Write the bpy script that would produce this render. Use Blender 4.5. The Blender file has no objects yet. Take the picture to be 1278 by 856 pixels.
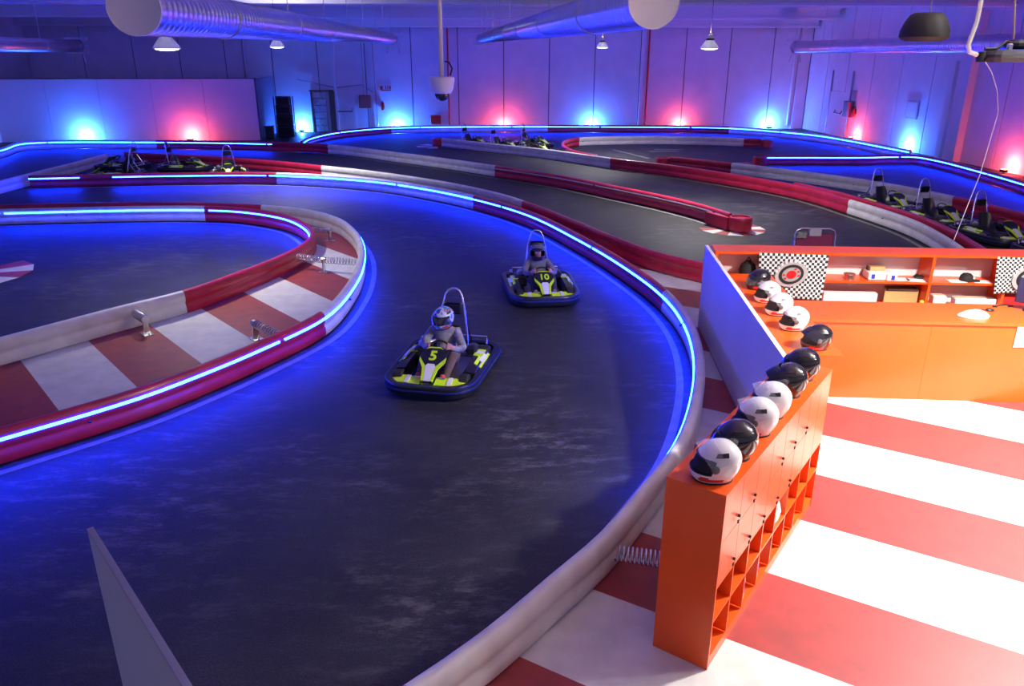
import bpy, bmesh, math, random
from mathutils import Vector, Matrix
random.seed(7)
PI = math.pi
S = bpy.context.scene
COL = S.collection

# ---------------------------------------------------------------- camera, world, exposure
cam = bpy.data.cameras.new('camera'); cam.sensor_width = 36.0; cam.lens = 960.0 / 1278.0 * 36.0
cam.clip_end = 200
camo = bpy.data.objects.new('camera', cam); COL.objects.link(camo)
camo.location = (0, 0, 4.3); camo.rotation_euler = (math.radians(90 - 20.66), 0, math.radians(-4.403))
S.camera = camo
W = bpy.data.worlds.new('world'); S.world = W; W.use_nodes = True
W.node_tree.nodes['Background'].inputs[0].default_value = (0.40, 0.39, 0.66, 1)
W.node_tree.nodes['Background'].inputs[1].default_value = 0.6
S.view_settings.view_transform = 'Standard'; S.view_settings.look = 'None'
S.view_settings.gamma = 1.0; S.view_settings.use_curve_mapping = False
S.view_settings.exposure = 0.0

LED_EMIT = (0.55, 4.6, 205.0)
HALL_W, RECEPTION_W, WASH_W = 330.0, 700.0, 380.0

# ---------------------------------------------------------------- materials
MATS = {}
def mat(name, col, rough=0.5, metal=0.0, var=0.0, scale=6.0, bump=0.0, emit=None, alpha=1.0, trans=0.0, coat=0.0, dirt=None):
    if name in MATS: return MATS[name]
    m = bpy.data.materials.new(name); m.use_nodes = True
    nt = m.node_tree; b = nt.nodes['Principled BSDF']
    b.inputs['Base Color'].default_value = (*col, 1); b.inputs['Roughness'].default_value = rough
    b.inputs['Metallic'].default_value = metal
    if coat: b.inputs['Coat Weight'].default_value = coat; b.inputs['Coat Roughness'].default_value = 0.05
    if trans: b.inputs['Transmission Weight'].default_value = trans
    if alpha < 1: b.inputs['Alpha'].default_value = alpha
    if emit:
        b.inputs['Emission Color'].default_value = (*[c / max(emit) for c in emit], 1); b.inputs['Emission Strength'].default_value = max(emit)
    if var or bump or dirt:
        tc = nt.nodes.new('ShaderNodeTexCoord'); nz = nt.nodes.new('ShaderNodeTexNoise')
        nz.inputs['Scale'].default_value = scale; nz.inputs['Detail'].default_value = 6
        geo = nt.nodes.new('ShaderNodeNewGeometry')
        nt.links.new(geo.outputs['Position'], nz.inputs['Vector'])
        if var or dirt:
            r = nt.nodes.new('ShaderNodeValToRGB'); e = r.color_ramp.elements
            lo = dirt if dirt else tuple(max(0, c * (1 - var)) for c in col)
            hi = tuple(min(1, c * (1 + var)) for c in col) if not dirt else col
            e[0].position, e[1].position = 0.3, 0.7
            e[0].color = (*lo, 1); e[1].color = (*hi, 1)
            nt.links.new(nz.outputs['Fac'], r.inputs['Fac']); nt.links.new(r.outputs['Color'], b.inputs['Base Color'])
        if bump:
            bp = nt.nodes.new('ShaderNodeBump'); bp.inputs['Strength'].default_value = bump; bp.inputs['Distance'].default_value = 0.02
            nt.links.new(nz.outputs['Fac'], bp.inputs['Height']); nt.links.new(bp.outputs['Normal'], b.inputs['Normal'])
    MATS[name] = m
    return m

def asphalt_mat():
    m = bpy.data.materials.new('asphalt'); m.use_nodes = True; nt = m.node_tree; b = nt.nodes['Principled BSDF']
    geo = nt.nodes.new('ShaderNodeNewGeometry')
    def noise(scale, det, rgh=0.6):
        n = nt.nodes.new('ShaderNodeTexNoise'); n.inputs['Scale'].default_value = scale; n.inputs['Detail'].default_value = det
        n.inputs['Roughness'].default_value = rgh
        nt.links.new(geo.outputs['Position'], n.inputs['Vector']); return n
    def ramp(src, p0, c0, p1, c1):
        r = nt.nodes.new('ShaderNodeValToRGB'); r.color_ramp.elements[0].position = p0; r.color_ramp.elements[1].position = p1
        r.color_ramp.elements[0].color = (*c0, 1); r.color_ramp.elements[1].color = (*c1, 1)
        nt.links.new(src.outputs['Fac'], r.inputs['Fac']); return r
    a = ramp(noise(0.8, 5), 0.35, (0.013, 0.013, 0.014), 0.7, (0.028, 0.028, 0.030))
    f = noise(60, 2); g = ramp(f, 0.35, (0.5, 0.5, 0.5), 0.7, (1.5, 1.5, 1.5))
    mul = nt.nodes.new('ShaderNodeMixRGB'); mul.blend_type = 'MULTIPLY'; mul.inputs[0].default_value = 1
    nt.links.new(a.outputs[0], mul.inputs[1]); nt.links.new(g.outputs[0], mul.inputs[2])
    mp = nt.nodes.new('ShaderNodeMapping'); mp.inputs['Rotation'].default_value = (0, 0, .5); mp.inputs['Scale'].default_value = (1.2, 3.2, 1)
    nt.links.new(geo.outputs['Position'], mp.inputs['Vector'])
    sn = noise(1.6, 9, 0.8); nt.links.new(mp.outputs['Vector'], sn.inputs['Vector'])
    s1 = ramp(sn, 0.50, (0, 0, 0), 0.78, (1, 1, 1)); s2 = ramp(noise(0.35, 2), 0.42, (0.10, 0.10, 0.10), 0.66, (1, 1, 1))
    sc = nt.nodes.new('ShaderNodeMixRGB'); sc.blend_type = 'MULTIPLY'; sc.inputs[0].default_value = 1
    nt.links.new(s1.outputs[0], sc.inputs[1]); nt.links.new(s2.outputs[0], sc.inputs[2])
    mx = nt.nodes.new('ShaderNodeMixRGB'); mx.inputs[2].default_value = (0.22, 0.21, 0.21, 1)
    nt.links.new(sc.outputs[0], mx.inputs[0]); nt.links.new(mul.outputs[0], mx.inputs[1])
    nt.links.new(mx.outputs[0], b.inputs['Base Color'])
    b.inputs['Roughness'].default_value = 0.55; b.inputs['Specular IOR Level'].default_value = 0.35
    bp = nt.nodes.new('ShaderNodeBump'); bp.inputs['Strength'].default_value = 0.25; bp.inputs['Distance'].default_value = 0.01
    nt.links.new(f.outputs['Fac'], bp.inputs['Height']); nt.links.new(bp.outputs['Normal'], b.inputs['Normal'])
    return m
ASPHALT = asphalt_mat()

def checker_mat():
    m = bpy.data.materials.new('checker_cloth'); m.use_nodes = True; nt = m.node_tree; b = nt.nodes['Principled BSDF']
    uv = nt.nodes.new('ShaderNodeTexCoord'); ck = nt.nodes.new('ShaderNodeTexChecker')
    mp = nt.nodes.new('ShaderNodeMapping'); mp.inputs['Rotation'].default_value = (0, 0, 0)
    ck.inputs['Scale'].default_value = 1.0
    ck.inputs['Color1'].default_value = (0.02, 0.02, 0.022, 1); ck.inputs['Color2'].default_value = (0.78, 0.78, 0.78, 1)
    mp.inputs['Scale'].default_value = (26, 17, 1)
    nt.links.new(uv.outputs['UV'], mp.inputs['Vector']); nt.links.new(mp.outputs['Vector'], ck.inputs['Vector'])
    nt.links.new(ck.outputs['Color'], b.inputs['Base Color']); b.inputs['Roughness'].default_value = 0.85
    return m
CHECKER = checker_mat()

RED = mat('red_plastic', (0.46, 0.016, 0.050), 0.34, var=0.18, scale=3, coat=0.25)
WHITE = mat('white_plastic', (0.78, 0.76, 0.73), 0.42, scale=4, dirt=(0.62, 0.60, 0.57))
REDP = mat('red_floor_paint', (0.38, 0.045, 0.042), 0.5, scale=5, dirt=(0.27, 0.038, 0.038))
WHITEP = mat('white_floor_paint', (0.72, 0.71, 0.67), 0.5, scale=4, dirt=(0.58, 0.57, 0.54))
STRIP = mat('grey_floor_strip', (0.16, 0.16, 0.17), 0.5, var=0.2)
LED = mat('blue_led', (0.05, 0.1, 0.4), 0.4, emit=LED_EMIT)
LEDOFF = mat('unlit_led', (0.55, 0.55, 0.6), 0.3)
WALL = mat('white_concrete', (0.74, 0.73, 0.73), 0.8, var=0.06, scale=1.2)
PARTI = mat('white_board', (0.78, 0.77, 0.77), 0.6, var=0.04, scale=1)
JOINT = mat('joint', (0.10, 0.10, 0.11), 0.9)
CEIL = mat('ceiling_grey', (0.78, 0.77, 0.77), 0.8, var=0.05, scale=1)
BEAM = mat('beam_white', (0.82, 0.81, 0.80), 0.7)
ORANGE = mat('orange_laminate', (0.80, 0.092, 0.008), 0.32, var=0.05, scale=2)
DUCT = mat('galvanised', (0.62, 0.62, 0.64), 0.28, 0.9, var=0.08, scale=3)
STEEL = mat('steel', (0.62, 0.62, 0.65), 0.25, 0.95)
CHROME = mat('chrome', (0.8, 0.8, 0.82), 0.12, 1.0)
GREYM = mat('grey_metal', (0.35, 0.35, 0.36), 0.4, 0.6)
BLACK = mat('black_plastic', (0.012, 0.012, 0.014), 0.32)
RUBBER = mat('rubber', (0.012, 0.012, 0.012), 0.75)
DARK = mat('dark_panel', (0.03, 0.03, 0.035), 0.5)
GREEN = mat('lime_plastic', (0.60, 0.90, 0.01), 0.35)
STICK = mat('white_sticker', (0.72, 0.72, 0.74), 0.4)
HWHITE = mat('helmet_white', (0.78, 0.77, 0.76), 0.15, coat=0.6)
HBLACK = mat('helmet_black', (0.010, 0.010, 0.011), 0.10, coat=0.8)
LINER = mat('helmet_liner', (0.015, 0.015, 0.016), 0.85)
VISCLR = mat('clear_visor', (0.75, 0.78, 0.85), 0.05, alpha=0.12)
VISDRK = mat('smoked_visor', (0.02, 0.02, 0.03), 0.05, coat=0.5)
DECAL = mat('red_decal', (0.62, 0.02, 0.02), 0.35)
PAPER = mat('paper', (0.80, 0.80, 0.79), 0.7)
WOOD = mat('pale_board', (0.50, 0.36, 0.14), 0.6, var=0.1)
BLUEP = mat('blue_mark', (0.02, 0.05, 0.55), 0.5)
FABRIC = mat('maroon_fabric', (0.16, 0.015, 0.06), 0.9)
SKIN = mat('skin', (0.55, 0.27, 0.20), 0.5)

# ---------------------------------------------------------------- mesh helpers
class MB:
    def __init__(s): s.v = []; s.f = []; s.mi = []; s.cur = 0
    def add(s, vs, fs):
        o = len(s.v); s.v += [tuple(v) for v in vs]; s.f += [tuple(i + o for i in f) for f in fs]; s.mi += [s.cur] * len(fs); return s
    def box(s, c, d, rz=0.0, M=None, ch=0.0):
        x, y, z = d[0] / 2, d[1] / 2, d[2] / 2
        if ch > 0:
            c2 = min(ch, x * .9, y * .9, z * .9); vs = []
            for k, (sx, sy) in enumerate(((x - c2, y - c2),)): pass
            rings = [(-z, c2), (-z + c2, 0), (z - c2, 0), (z, c2)]
            for zz, ins in rings:
                a, b = x - ins, y - ins
                vs += [(-a + c2, -b, zz), (a - c2, -b, zz), (a, -b + c2, zz), (a, b - c2, zz), (a - c2, b, zz), (-a + c2, b, zz), (-a, b - c2, zz), (-a, -b + c2, zz)]
            fs = [tuple(reversed(range(8))), tuple(range(24, 32))]
            for r in range(3):
                for i in range(8): fs.append((r * 8 + i, r * 8 + (i + 1) % 8, r * 8 + 8 + (i + 1) % 8, r * 8 + 8 + i))
        else:
            vs = [(-x, -y, -z), (x, -y, -z), (x, y, -z), (-x, y, -z), (-x, -y, z), (x, -y, z), (x, y, z), (-x, y, z)]
            fs = [(3, 2, 1, 0), (4, 5, 6, 7), (0, 1, 5, 4), (1, 2, 6, 5), (2, 3, 7, 6), (3, 0, 4, 7)]
        R = Matrix.Translation(c) @ (M if M else Matrix.Rotation(rz, 4, 'Z'))
        return s.add([R @ Vector(v) for v in vs], fs)
    def tube(s, pts, r, n=8, closed=False, cap=True):
        pts = [Vector(p) for p in pts]; N = len(pts); rs = r if isinstance(r, (list, tuple)) else [r] * N
        vs = []; up = Vector((0.13, 0.27, 0.95)).normalized(); prev = None
        for i, p in enumerate(pts):
            a = pts[(i - 1) % N] if (closed or i > 0) else p; b = pts[(i + 1) % N] if (closed or i < N - 1) else p
            t = (b - a).normalized()
            x = (prev - t * prev.dot(t)) if prev is not None else t.cross(up)
            if x.length < 1e-5: x = t.cross(Vector((1, 0, 0)))
            x.normalize(); prev = x; y = t.cross(x)
            for k in range(n):
                an = 2 * PI * k / n; vs.append(p + (x * math.cos(an) + y * math.sin(an)) * rs[i])
        fs = []
        for i in range(N if closed else N - 1):
            j = (i + 1) % N
            for k in range(n): fs.append((i * n + k, i * n + (k + 1) % n, j * n + (k + 1) % n, j * n + k))
        if cap and not closed: fs += [tuple(reversed(range(n))), tuple(range((N - 1) * n, N * n))]
        return s.add(vs, fs)
    def lathe(s, prof, n=20, c=(0, 0, 0), M=None):     # prof: (r, z)
        T = Matrix.Translation(c) @ (M if M else Matrix()); vs = []; fs = []
        for r, z in prof:
            for k in range(n): vs.append(T @ Vector((r * math.cos(2 * PI * k / n), r * math.sin(2 * PI * k / n), z)))
        for i in range(len(prof) - 1):
            for k in range(n): fs.append((i * n + k, i * n + (k + 1) % n, (i + 1) * n + (k + 1) % n, (i + 1) * n + k))
        if prof[0][0] > 1e-4: fs.append(tuple(reversed(range(n))))
        if prof[-1][0] > 1e-4: fs.append(tuple(range((len(prof) - 1) * n, len(prof) * n)))
        return s.add(vs, fs)
    def prism(s, poly, z0, z1, M=None):               # poly ccw in xy, extruded z0..z1
        T = M if M else Matrix(); n = len(poly)
        vs = [T @ Vector((x, y, z0)) for x, y in poly] + [T @ Vector((x, y, z1)) for x, y in poly]
        fs = [tuple(reversed(range(n))), tuple(range(n, 2 * n))] + [(i, (i + 1) % n, n + (i + 1) % n, n + i) for i in range(n)]
        return s.add(vs, fs)
    def sweep(s, prof, path, closed=False):           # prof: (offset-left, z) ccw loop; path 2-D points
        n = len(prof); N = len(path); vs = []; fs = []
        for i, p in enumerate(path):
            a = path[(i - 1) % N] if (closed or i > 0) else p; b = path[(i + 1) % N] if (closed or i < N - 1) else p
            t = Vector((b[0] - a[0], b[1] - a[1])).normalized(); L = Vector((-t.y, t.x))
            for o, z in prof: vs.append((p[0] + L.x * o, p[1] + L.y * o, z))
        for i in range(N if closed else N - 1):
            j = (i + 1) % N
            for k in range(n): fs.append((i * n + (k + 1) % n, i * n + k, j * n + k, j * n + (k + 1) % n))
        if not closed: fs += [tuple(range(n)), tuple(reversed(range((N - 1) * n, N * n)))]
        return s.add(vs, fs)
    def mesh(s, name, mats, smooth=None):
        me = bpy.data.meshes.new(name); me.from_pydata(s.v, [], s.f)
        for m in (mats if isinstance(mats, (list, tuple)) else [mats]): me.materials.append(m)
        me.polygons.foreach_set('material_index', s.mi)
        bm = bmesh.new(); bm.from_mesh(me); bmesh.ops.recalc_face_normals(bm, faces=bm.faces); bm.to_mesh(me); bm.free()
        if smooth:
            me.shade_smooth(); me.set_sharp_from_angle(angle=math.radians(smooth))
        me.update(); return me
    def build(s, name, mats, parent=None, smooth=None, loc=None, rz=None):
        o = bpy.data.objects.new(name, s.mesh(name, mats, smooth)); COL.objects.link(o)
        if parent: o.parent = parent
        if loc: o.location = loc
        if rz is not None: o.rotation_euler = (0, 0, rz)
        return o

def tag(o, label=None, cat=None, group=None, kind=None):
    if label: o['label'] = label
    if cat: o['category'] = cat
    if group: o['group'] = group
    if kind: o['kind'] = kind
    return o
def empty(name, loc=(0, 0, 0), rz=0.0, label=None, cat=None, group=None, parent=None, kind=None):
    o = bpy.data.objects.new(name, None); COL.objects.link(o); o.location = loc; o.rotation_euler = (0, 0, rz)
    o.empty_display_size = 0.2
    if parent: o.parent = parent
    return tag(o, label, cat, group, kind)
def copy_tree(o, parent=None):
    c = o.copy(); COL.objects.link(c); c.parent = parent
    for ch in list(o.children): copy_tree(ch, c)
    return c
def text_mesh(txt, size, depth=0.002):
    cu = bpy.data.curves.new('text', 'FONT'); cu.body = txt; cu.size = size; cu.extrude = depth; cu.align_x = 'CENTER'; cu.align_y = 'CENTER'
    cu.offset = size * 0.03; cu.resolution_u = 3
    ob = bpy.data.objects.new('text_tmp', cu); COL.objects.link(ob)
    dg = bpy.context.evaluated_depsgraph_get(); me = bpy.data.meshes.new_from_object(ob.evaluated_get(dg))
    bpy.data.objects.remove(ob); bpy.data.curves.remove(cu); return me
def catmull(pts, step=0.25):
    P = [Vector((p[0], p[1])) for p in pts]; P = [P[0] * 2 - P[1]] + P + [P[-1] * 2 - P[-2]]; out = []
    for i in range(1, len(P) - 2):
        a, b, c, d = P[i - 1:i + 3]; n = max(2, int((c - b).length / step))
        t0 = 0.0; t1 = t0 + max(1e-4, (b - a).length) ** .5; t2 = t1 + max(1e-4, (c - b).length) ** .5; t3 = t2 + max(1e-4, (d - c).length) ** .5
        for k in range(n):
            t = t1 + (t2 - t1) * k / n
            A1 = a * ((t1 - t) / (t1 - t0)) + b * ((t - t0) / (t1 - t0)); A2 = b * ((t2 - t) / (t2 - t1)) + c * ((t - t1) / (t2 - t1)); A3 = c * ((t3 - t) / (t3 - t2)) + d * ((t - t2) / (t3 - t2))
            B1 = A1 * ((t2 - t) / (t2 - t0)) + A2 * ((t - t0) / (t2 - t0)); B2 = A2 * ((t3 - t) / (t3 - t1)) + A3 * ((t - t1) / (t3 - t1))
            out.append(B1 * ((t2 - t) / (t2 - t1)) + B2 * ((t - t1) / (t2 - t1)))
    out.append(P[-2]); return out
def offset_path(path, d):
    out = []
    for i, p in enumerate(path):
        a = path[max(0, i - 1)]; b = path[min(len(path) - 1, i + 1)]; t = (b - a).normalized()
        out.append(Vector((p.x - t.y * d, p.y + t.x * d)))
    return out
def nearest(path, q):
    q = Vector(q); return min(range(len(path)), key=lambda i: (path[i] - q).length)

# ---------------------------------------------------------------- setting: floor, walls, ceiling
XR, YB, XL = 21.3, 46.9, -23.0
fl = MB().box((-1.0, 20.0, -0.1), (50, 60, 0.2)).build('floor', ASPHALT); tag(fl, 'dark asphalt karting floor with scuffs', None, None, 'structure')

def wall(name, x0, x1, y0, y1, seams, axis, label, z1=6.6):
    """backing slab plus one raised precast panel per bay"""
    root = MB()
    if axis == 'x': root.box(((x0 + x1) / 2, YB + 0.16, z1 / 2), (x1 - x0, 0.2, z1))
    else: root.box((XR + 0.16, (y0 + y1) / 2, z1 / 2), (0.2, y1 - y0, z1))
    r = root.build(name, JOINT); tag(r, label, None, None, 'structure')
    for a, b in zip(seams[:-1], seams[1:]):
        m = MB()
        if axis == 'x': m.box(((a + b) / 2, YB + 0.03, z1 / 2), (b - a - 0.05, 0.06, z1))
        else: m.box((XR + 0.03, (a + b) / 2, z1 / 2), (0.06, b - a - 0.05, z1))
        m.build('wall_panel', WALL, r)
    return r
sx = [XL, -20.1, -17.4, -14.93, -12.46, -9.9, -7.4, -4.75, -2.14, 0.51, 3.13, 5.77, 8.43, 11.1, 13.75, 16.38, 18.99, XR]
wall('wall_back', XL, XR + 0.2, 0, 0, sx, 'x', 'tall white concrete panel wall behind the far barrier')
sy = [6.0, 8.6, 11.2, 13.8, 16.4, 19.0, 21.6, 24.2, 26.8, 29.4, 31.8, 34.4, 37.0, 39.6, 42.2, 44.6, YB]
wall('wall_right', 0, 0, 6.0, YB, sy, 'y', 'white concrete panel wall along the right side')
tag(MB().box((XL - 0.1, 32, 3.3), (0.2, 30, 6.6)).build('wall_left', WALL), 'white concrete wall at the far left', None, None, 'structure')
ce = MB().box((-1.0, 21, 6.7), (46, 54, 0.2)).build('ceiling', CEIL); tag(ce, 'pale grey hall ceiling', None, None, 'structure')
for yb, h in ((46.3, 0.95), (43.9, 0.62), (30.0, 0.68), (23.0, 0.66), (15, .66)):
    m = MB(); zb = 6.6 - h
    m.box((-1, yb, zb + 0.05), (44.4, 0.55, 0.10)); m.box((-1, yb, 6.6 - h / 2), (44.4, 0.16, h)); m.box((-1, yb, 6.56), (44.4, 0.5, 0.08))
    m.build('beam', BEAM, ce)
for k in range(22):
    m = MB(); m.box((-1, 9.0 + k * 1.7, 6.57), (44.4, 0.12, 0.06)); m.build('ceiling_rib', CEIL, ce)
for i, xc in enumerate((11.2, -6.5, 20.6)):
    tag(MB().box((xc, YB - 0.07, 2.95), (0.16, 0.14, 5.9)).build('trim_%d' % (i + 1), WALL), 'narrow white column standing against the far wall' + (' near the red washer', ' beside the doorway', ' in the right corner')[i], None, None, 'structure')
tag(MB().box((XR - 0.16, 31.8, 2.95), (0.32, 0.75, 5.9)).build('trim_4', WALL), 'square concrete pillar on the right wall', None, None, 'structure')
tag(MB().box((XR - 0.12, 32.75, 2.0), (0.2, 0.35, 4.0)).build('trim_5', WALL), 'low white pilaster beside the right wall pillar', None, None, 'structure')

# painted stripes on the floor
def clip_poly(poly, n, lo, hi):
    def half(pl, n, c, sgn):
        out = []
        for i in range(len(pl)):
            a, b = pl[i], pl[(i + 1) % len(pl)]; da = sgn * (a[0] * n[0] + a[1] * n[1] - c); db = sgn * (b[0] * n[0] + b[1] * n[1] - c)
            if da >= 0: out.append(a)
            if da * db < 0:
                t = da / (da - db); out.append((a[0] + (b[0] - a[0]) * t, a[1] + (b[1] - a[1]) * t))
        return out
    p = half(poly, n, lo, 1)
    return half(p, n, hi, -1) if len(p) > 2 else []
def flat_patch(name, poly, material, z=0.004):
    if len(poly) < 3: return
    bm = bmesh.new(); vs = [bm.verts.new((x, y, z)) for x, y in poly]
    try: f = bm.faces.new(vs)
    except ValueError: bm.free(); return
    if f.normal.z < 0: bmesh.ops.reverse_faces(bm, faces=[f])
    bm.normal_update()
    bmesh.ops.triangulate(bm, faces=list(bm.faces))
    for f in bm.faces:
        if f.normal.z < 0: f.normal_flip()
    me = bpy.data.meshes.new(name); bm.to_mesh(me); bm.free(); me.materials.append(material)
    o = bpy.data.objects.new(name, me); COL.objects.link(o); o.parent = fl
    return o

# ---------------------------------------------------------------- barriers
PTS = dict(
 a_outer=[(-6.43,6.97),(-5.72,7.49),(-5.06,8.04),(-3.99,9.0),(-3.45,9.68),(-2.86,10.57),(-2.16,11.91),(-1.89,13.76),(-1.9,15.48),(-2.07,16.93),(-2.35,18.11),(-2.94,19.57),(-3.89,20.71),(-5.2,21.45),(-6.82,21.88),(-9.2,22.12),(-12.3,22.0),(-16.14,21.6)],
 a_inner=[(-8.2,9.35),(-7.4,10.16),(-6.63,11.06),(-5.48,12.46),(-4.75,13.27),(-4.06,14.53),(-3.49,15.87),(-3.24,16.94),(-3.24,17.75),(-3.53,18.74),(-4.27,19.99),(-5.56,21.01),(-6.7,21.38),(-8.34,21.5),(-11.99,21.34),(-15.67,20.86)],
 b=[(-14.27,27.52),(-11.89,27.71),(-9.65,27.82),(-6.06,27.6),(-2.75,26.1),(-1.13,24.7),(0.64,22.5),(1.99,20.04),(2.83,17.28),(3.4,14.75),(3.68,12.66),(3.63,11.14),(3.35,9.68),(2.88,8.28),(2.36,7.17),(1.77,6.3),(1.24,5.57),(0.73,5.02),(0.15,4.41),(-0.38,3.95),(-0.8,3.62)],
 c=[(-13.64,34.13),(-9.2,32.17),(-6.54,30.64),(-4.76,29.27),(-3.24,28.11),(-1.5,26.5),(0.0,24.85),(1.4,22.75),(2.2,21.0),(2.95,18.9),(3.6,16.95),(4.22,15.41),(4.95,14.44),(5.92,13.65)],
 d=[(-19.04,30.05),(-19.65,36.05),(-19.88,38.85),(-13.98,38.83),(-8.31,37.61),(-5.55,36.39),(-2.1,32.97),(-0.11,30.87),(1.62,28.78),(3.68,26.23),(5.02,24.01),(6.16,22.03),(6.85,20.46),(7.16,19.32)],
 e=[(-0.42,38.82),(1.9,36.15),(4.33,33.46),(6.29,30.62),(8.16,28.38),(9.68,25.95),(10.85,23.4),(11.26,20.73),(11.4,18.07),(10.89,15.55),(10.3,13.9)],
 e2=[(11.0,24.2),(11.5,22.2),(11.72,20.73),(11.84,18.07),(11.33,15.5),(10.7,13.7)],
 f=[(-7.03,37.9),(-7.0,39.71),(-6.32,42.34),(-5.14,44.08),(-3.37,45.43),(-0.85,45.85),(3.57,45.77),(8.62,45.28),(13.14,44.67),(15.48,43.98),(17.3,42.12),(18.77,39.55),(19.25,36.93),(19.45,34.31),(19.6,32.3)],
 i=[(12.76,31.02),(14.21,30.95),(16.68,30.75),(18.03,30.88),(18.9,30.75),(19.13,29.6),(18.8,25.92),(18.4,23.29),(17.61,18.95)],
 g=[(5.95,31.6),(5.33,32.81),(5.04,35.09),(5.45,37.4),(6.24,38.5),(8.24,38.93),(10.47,38.95),(13.28,38.15),(14.96,37.26)],
 h=[(8.7,30.75),(9.11,30.5),(10.57,28.86),(12.26,26.62),(13.75,23.98),(14.25,22.4),(14.55,20.99),(14.73,19.28),(14.76,17.34)],
 j=[(-14.7,25.9),(-14.5,28.45),(-14.3,30.76),(-14.2,33.62)])
PATH = {k: catmull(v) for k, v in PTS.items()}
HB = 0.42
_h = [(0.052, 0.02), (0.066, 0.045), (0.068, 0.10), (0.064, 0.15), (0.048, 0.185), (0.048, 0.215), (0.066, 0.245), (0.072, 0.30), (0.068, 0.36), (0.052, 0.40), (0.025, HB)]
PROF = _h + [(-o, z) for o, z in reversed(_h)]
def barrier(key, label, segs, side=0, leds=(), strip=0, off_led=(), group='plastic track barriers'):
    path = PATH[key]; p0 = path[0]
    root = empty('track_barrier', (p0.x, p0.y, 0), 0, label, 'barrier', group)
    loc = [Vector((p.x - p0.x, p.y - p0.y)) for p in path]
    i0 = 0
    for colr, end in segs:
        i1 = nearest(path, end) if end else len(path) - 1
        if i1 <= i0: continue
        MB().sweep(PROF, loc[i0:i1 + 1]).build('barrier_panel', RED if colr == 'r' else WHITE, root, smooth=50)
        i0 = i1
    def strips(spans, m, nm, zc, per=20):
        off = offset_path(loc, side * 0.078)
        for a, b in spans:
            ia = nearest(path, a) if a else 0; ib = nearest(path, b) if b else len(path) - 1
            k = ia
            while k < ib:
                e = min(ib, k + per); pp = off[k:e + 1]
                if len(pp) >= 2:
                    if e < ib: pp = pp[:-1] + [pp[-2].lerp(pp[-1], 0.55)]
                    MB().sweep([(-.010, zc - .015), (.010, zc - .015), (.010, zc + .015), (-.010, zc + .015)], pp).build(nm, m, root)
                k = e
    strips(leds, LED, 'led_strip', 0.315)
    strips(off_led, LEDOFF, 'led_strip', 0.315)
    if strip:
        off = offset_path(loc, strip * 0.24)
        MB().sweep([(-.05, 0.001), (.05, 0.001), (.05, 0.008), (-.05, 0.008)], off).build('floor_strip', STRIP, root)
    # fixing bolts on the face
    if side:
        off = offset_path(loc, side * 0.072)
        for k in range(9, len(off) - 1, 20):
            MB().lathe([(0.02, -.01), (0.02, .012), (0.012, .016)], 8, (off[k].x, off[k].y, 0.21)).build('bolt', BLACK, root)
    return root
def end_roll(root, x, y, r=0.26):
    p = root.location
    MB().lathe([(r * .55, .03), (r, .03), (r * 1.04, .07), (r, .10), (r * 1.04, .14), (r, .175), (r * 1.04, .22), (r, .26), (r * 1.04, .30), (r, .34), (r * .97, .365), (r * .80, .37), (r * .78, .33), (r * .3, .33)], 24, (x - p.x, y - p.y, 0)).build('end_roll', RED, root, smooth=40)
ba = barrier('a_outer', 'red and white hairpin barrier with blue lights round the outside of the striped island', [('r', (-2.12, 12.0)), ('w', (-5.25, 21.4)), ('r', None)], -1, [(None, None)], -1)
bi = barrier('a_inner', 'red and white hairpin barrier with blue light strip facing the small left loop', [('w', (-4.8, 13.2)), ('r', (-6.75, 21.4)), ('w', None)], 1, [((-3.25, 17.6), None)], 1)
bb = barrier('b', 'long curved barrier with blue light strip sweeping past both moving karts to the locker', [('r', (-6.06, 27.6)), ('w', (0.66, 22.5)), ('r', (3.69, 12.7)), ('w', (-0.42, 3.92)), ('r', None)], -1, [(None, (-12.6, 27.6)), ((-11.6, 27.7), (2.0, 6.6))], -1)
bc = barrier('c', 'red and white barrier running just behind the long lit curve', [('r', (-4.76, 29.27)), ('w', (1.95, 21.6)), ('r', None)], 0)
bd = barrier('d', 'barrier from the lit left partition side to the red end roll in mid track', [('w', (-13.9, 38.83)), ('r', (-5.55, 36.39)), ('w', (1.62, 28.78)), ('r', None)], -1, [(None, (-8.3, 37.6))], -1, [((1.7, 28.7), None)])
be = barrier('e', 'white, red, white barrier curving from the middle karts towards the parked karts on the right', [('w', (6.29, 30.62)), ('r', (11.22, 20.9)), ('w', None)], -1, [], -1)
be2 = barrier('e2', 'short dark red barrier backing the white curve beside the parked karts', [('r', None)], 0)
bf = barrier('f', 'far outer barrier with a blue light strip along the foot of the back wall', [('r', (-3.37, 45.43)), ('w', (5.7, 45.6)), ('r', (15.7, 43.9)), ('w', None)], -1, [(None, None)])
bI = barrier('i', 'dark red barrier with blue light strip turning along the right wall', [('r', None)], -1, [(None, None)])
bg = barrier('g', 'white barrier with a red hooked end behind the middle karts', [('r', (6.2, 38.45)), ('w', (14.2, 37.7)), ('r', None)], -1)
bh = barrier('h', 'red then white barrier on the far side of the right parked karts', [('r', (10.57, 28.86)), ('w', (14.5, 21.2)), ('r', None)], -1)
bj = barrier('j', 'short white barrier closing the left end behind the left parked karts', [('w', None)], 1, [((-14.2, 32.6), None)])
end_roll(bd, 7.36, 19.1, .29); end_roll(be, -0.62, 39.05, .3); end_roll(bh, 8.45, 30.9, .28); end_roll(bg, 15.2, 37.1, .28); end_roll(bI, 12.5, 31.02, .28)
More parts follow.
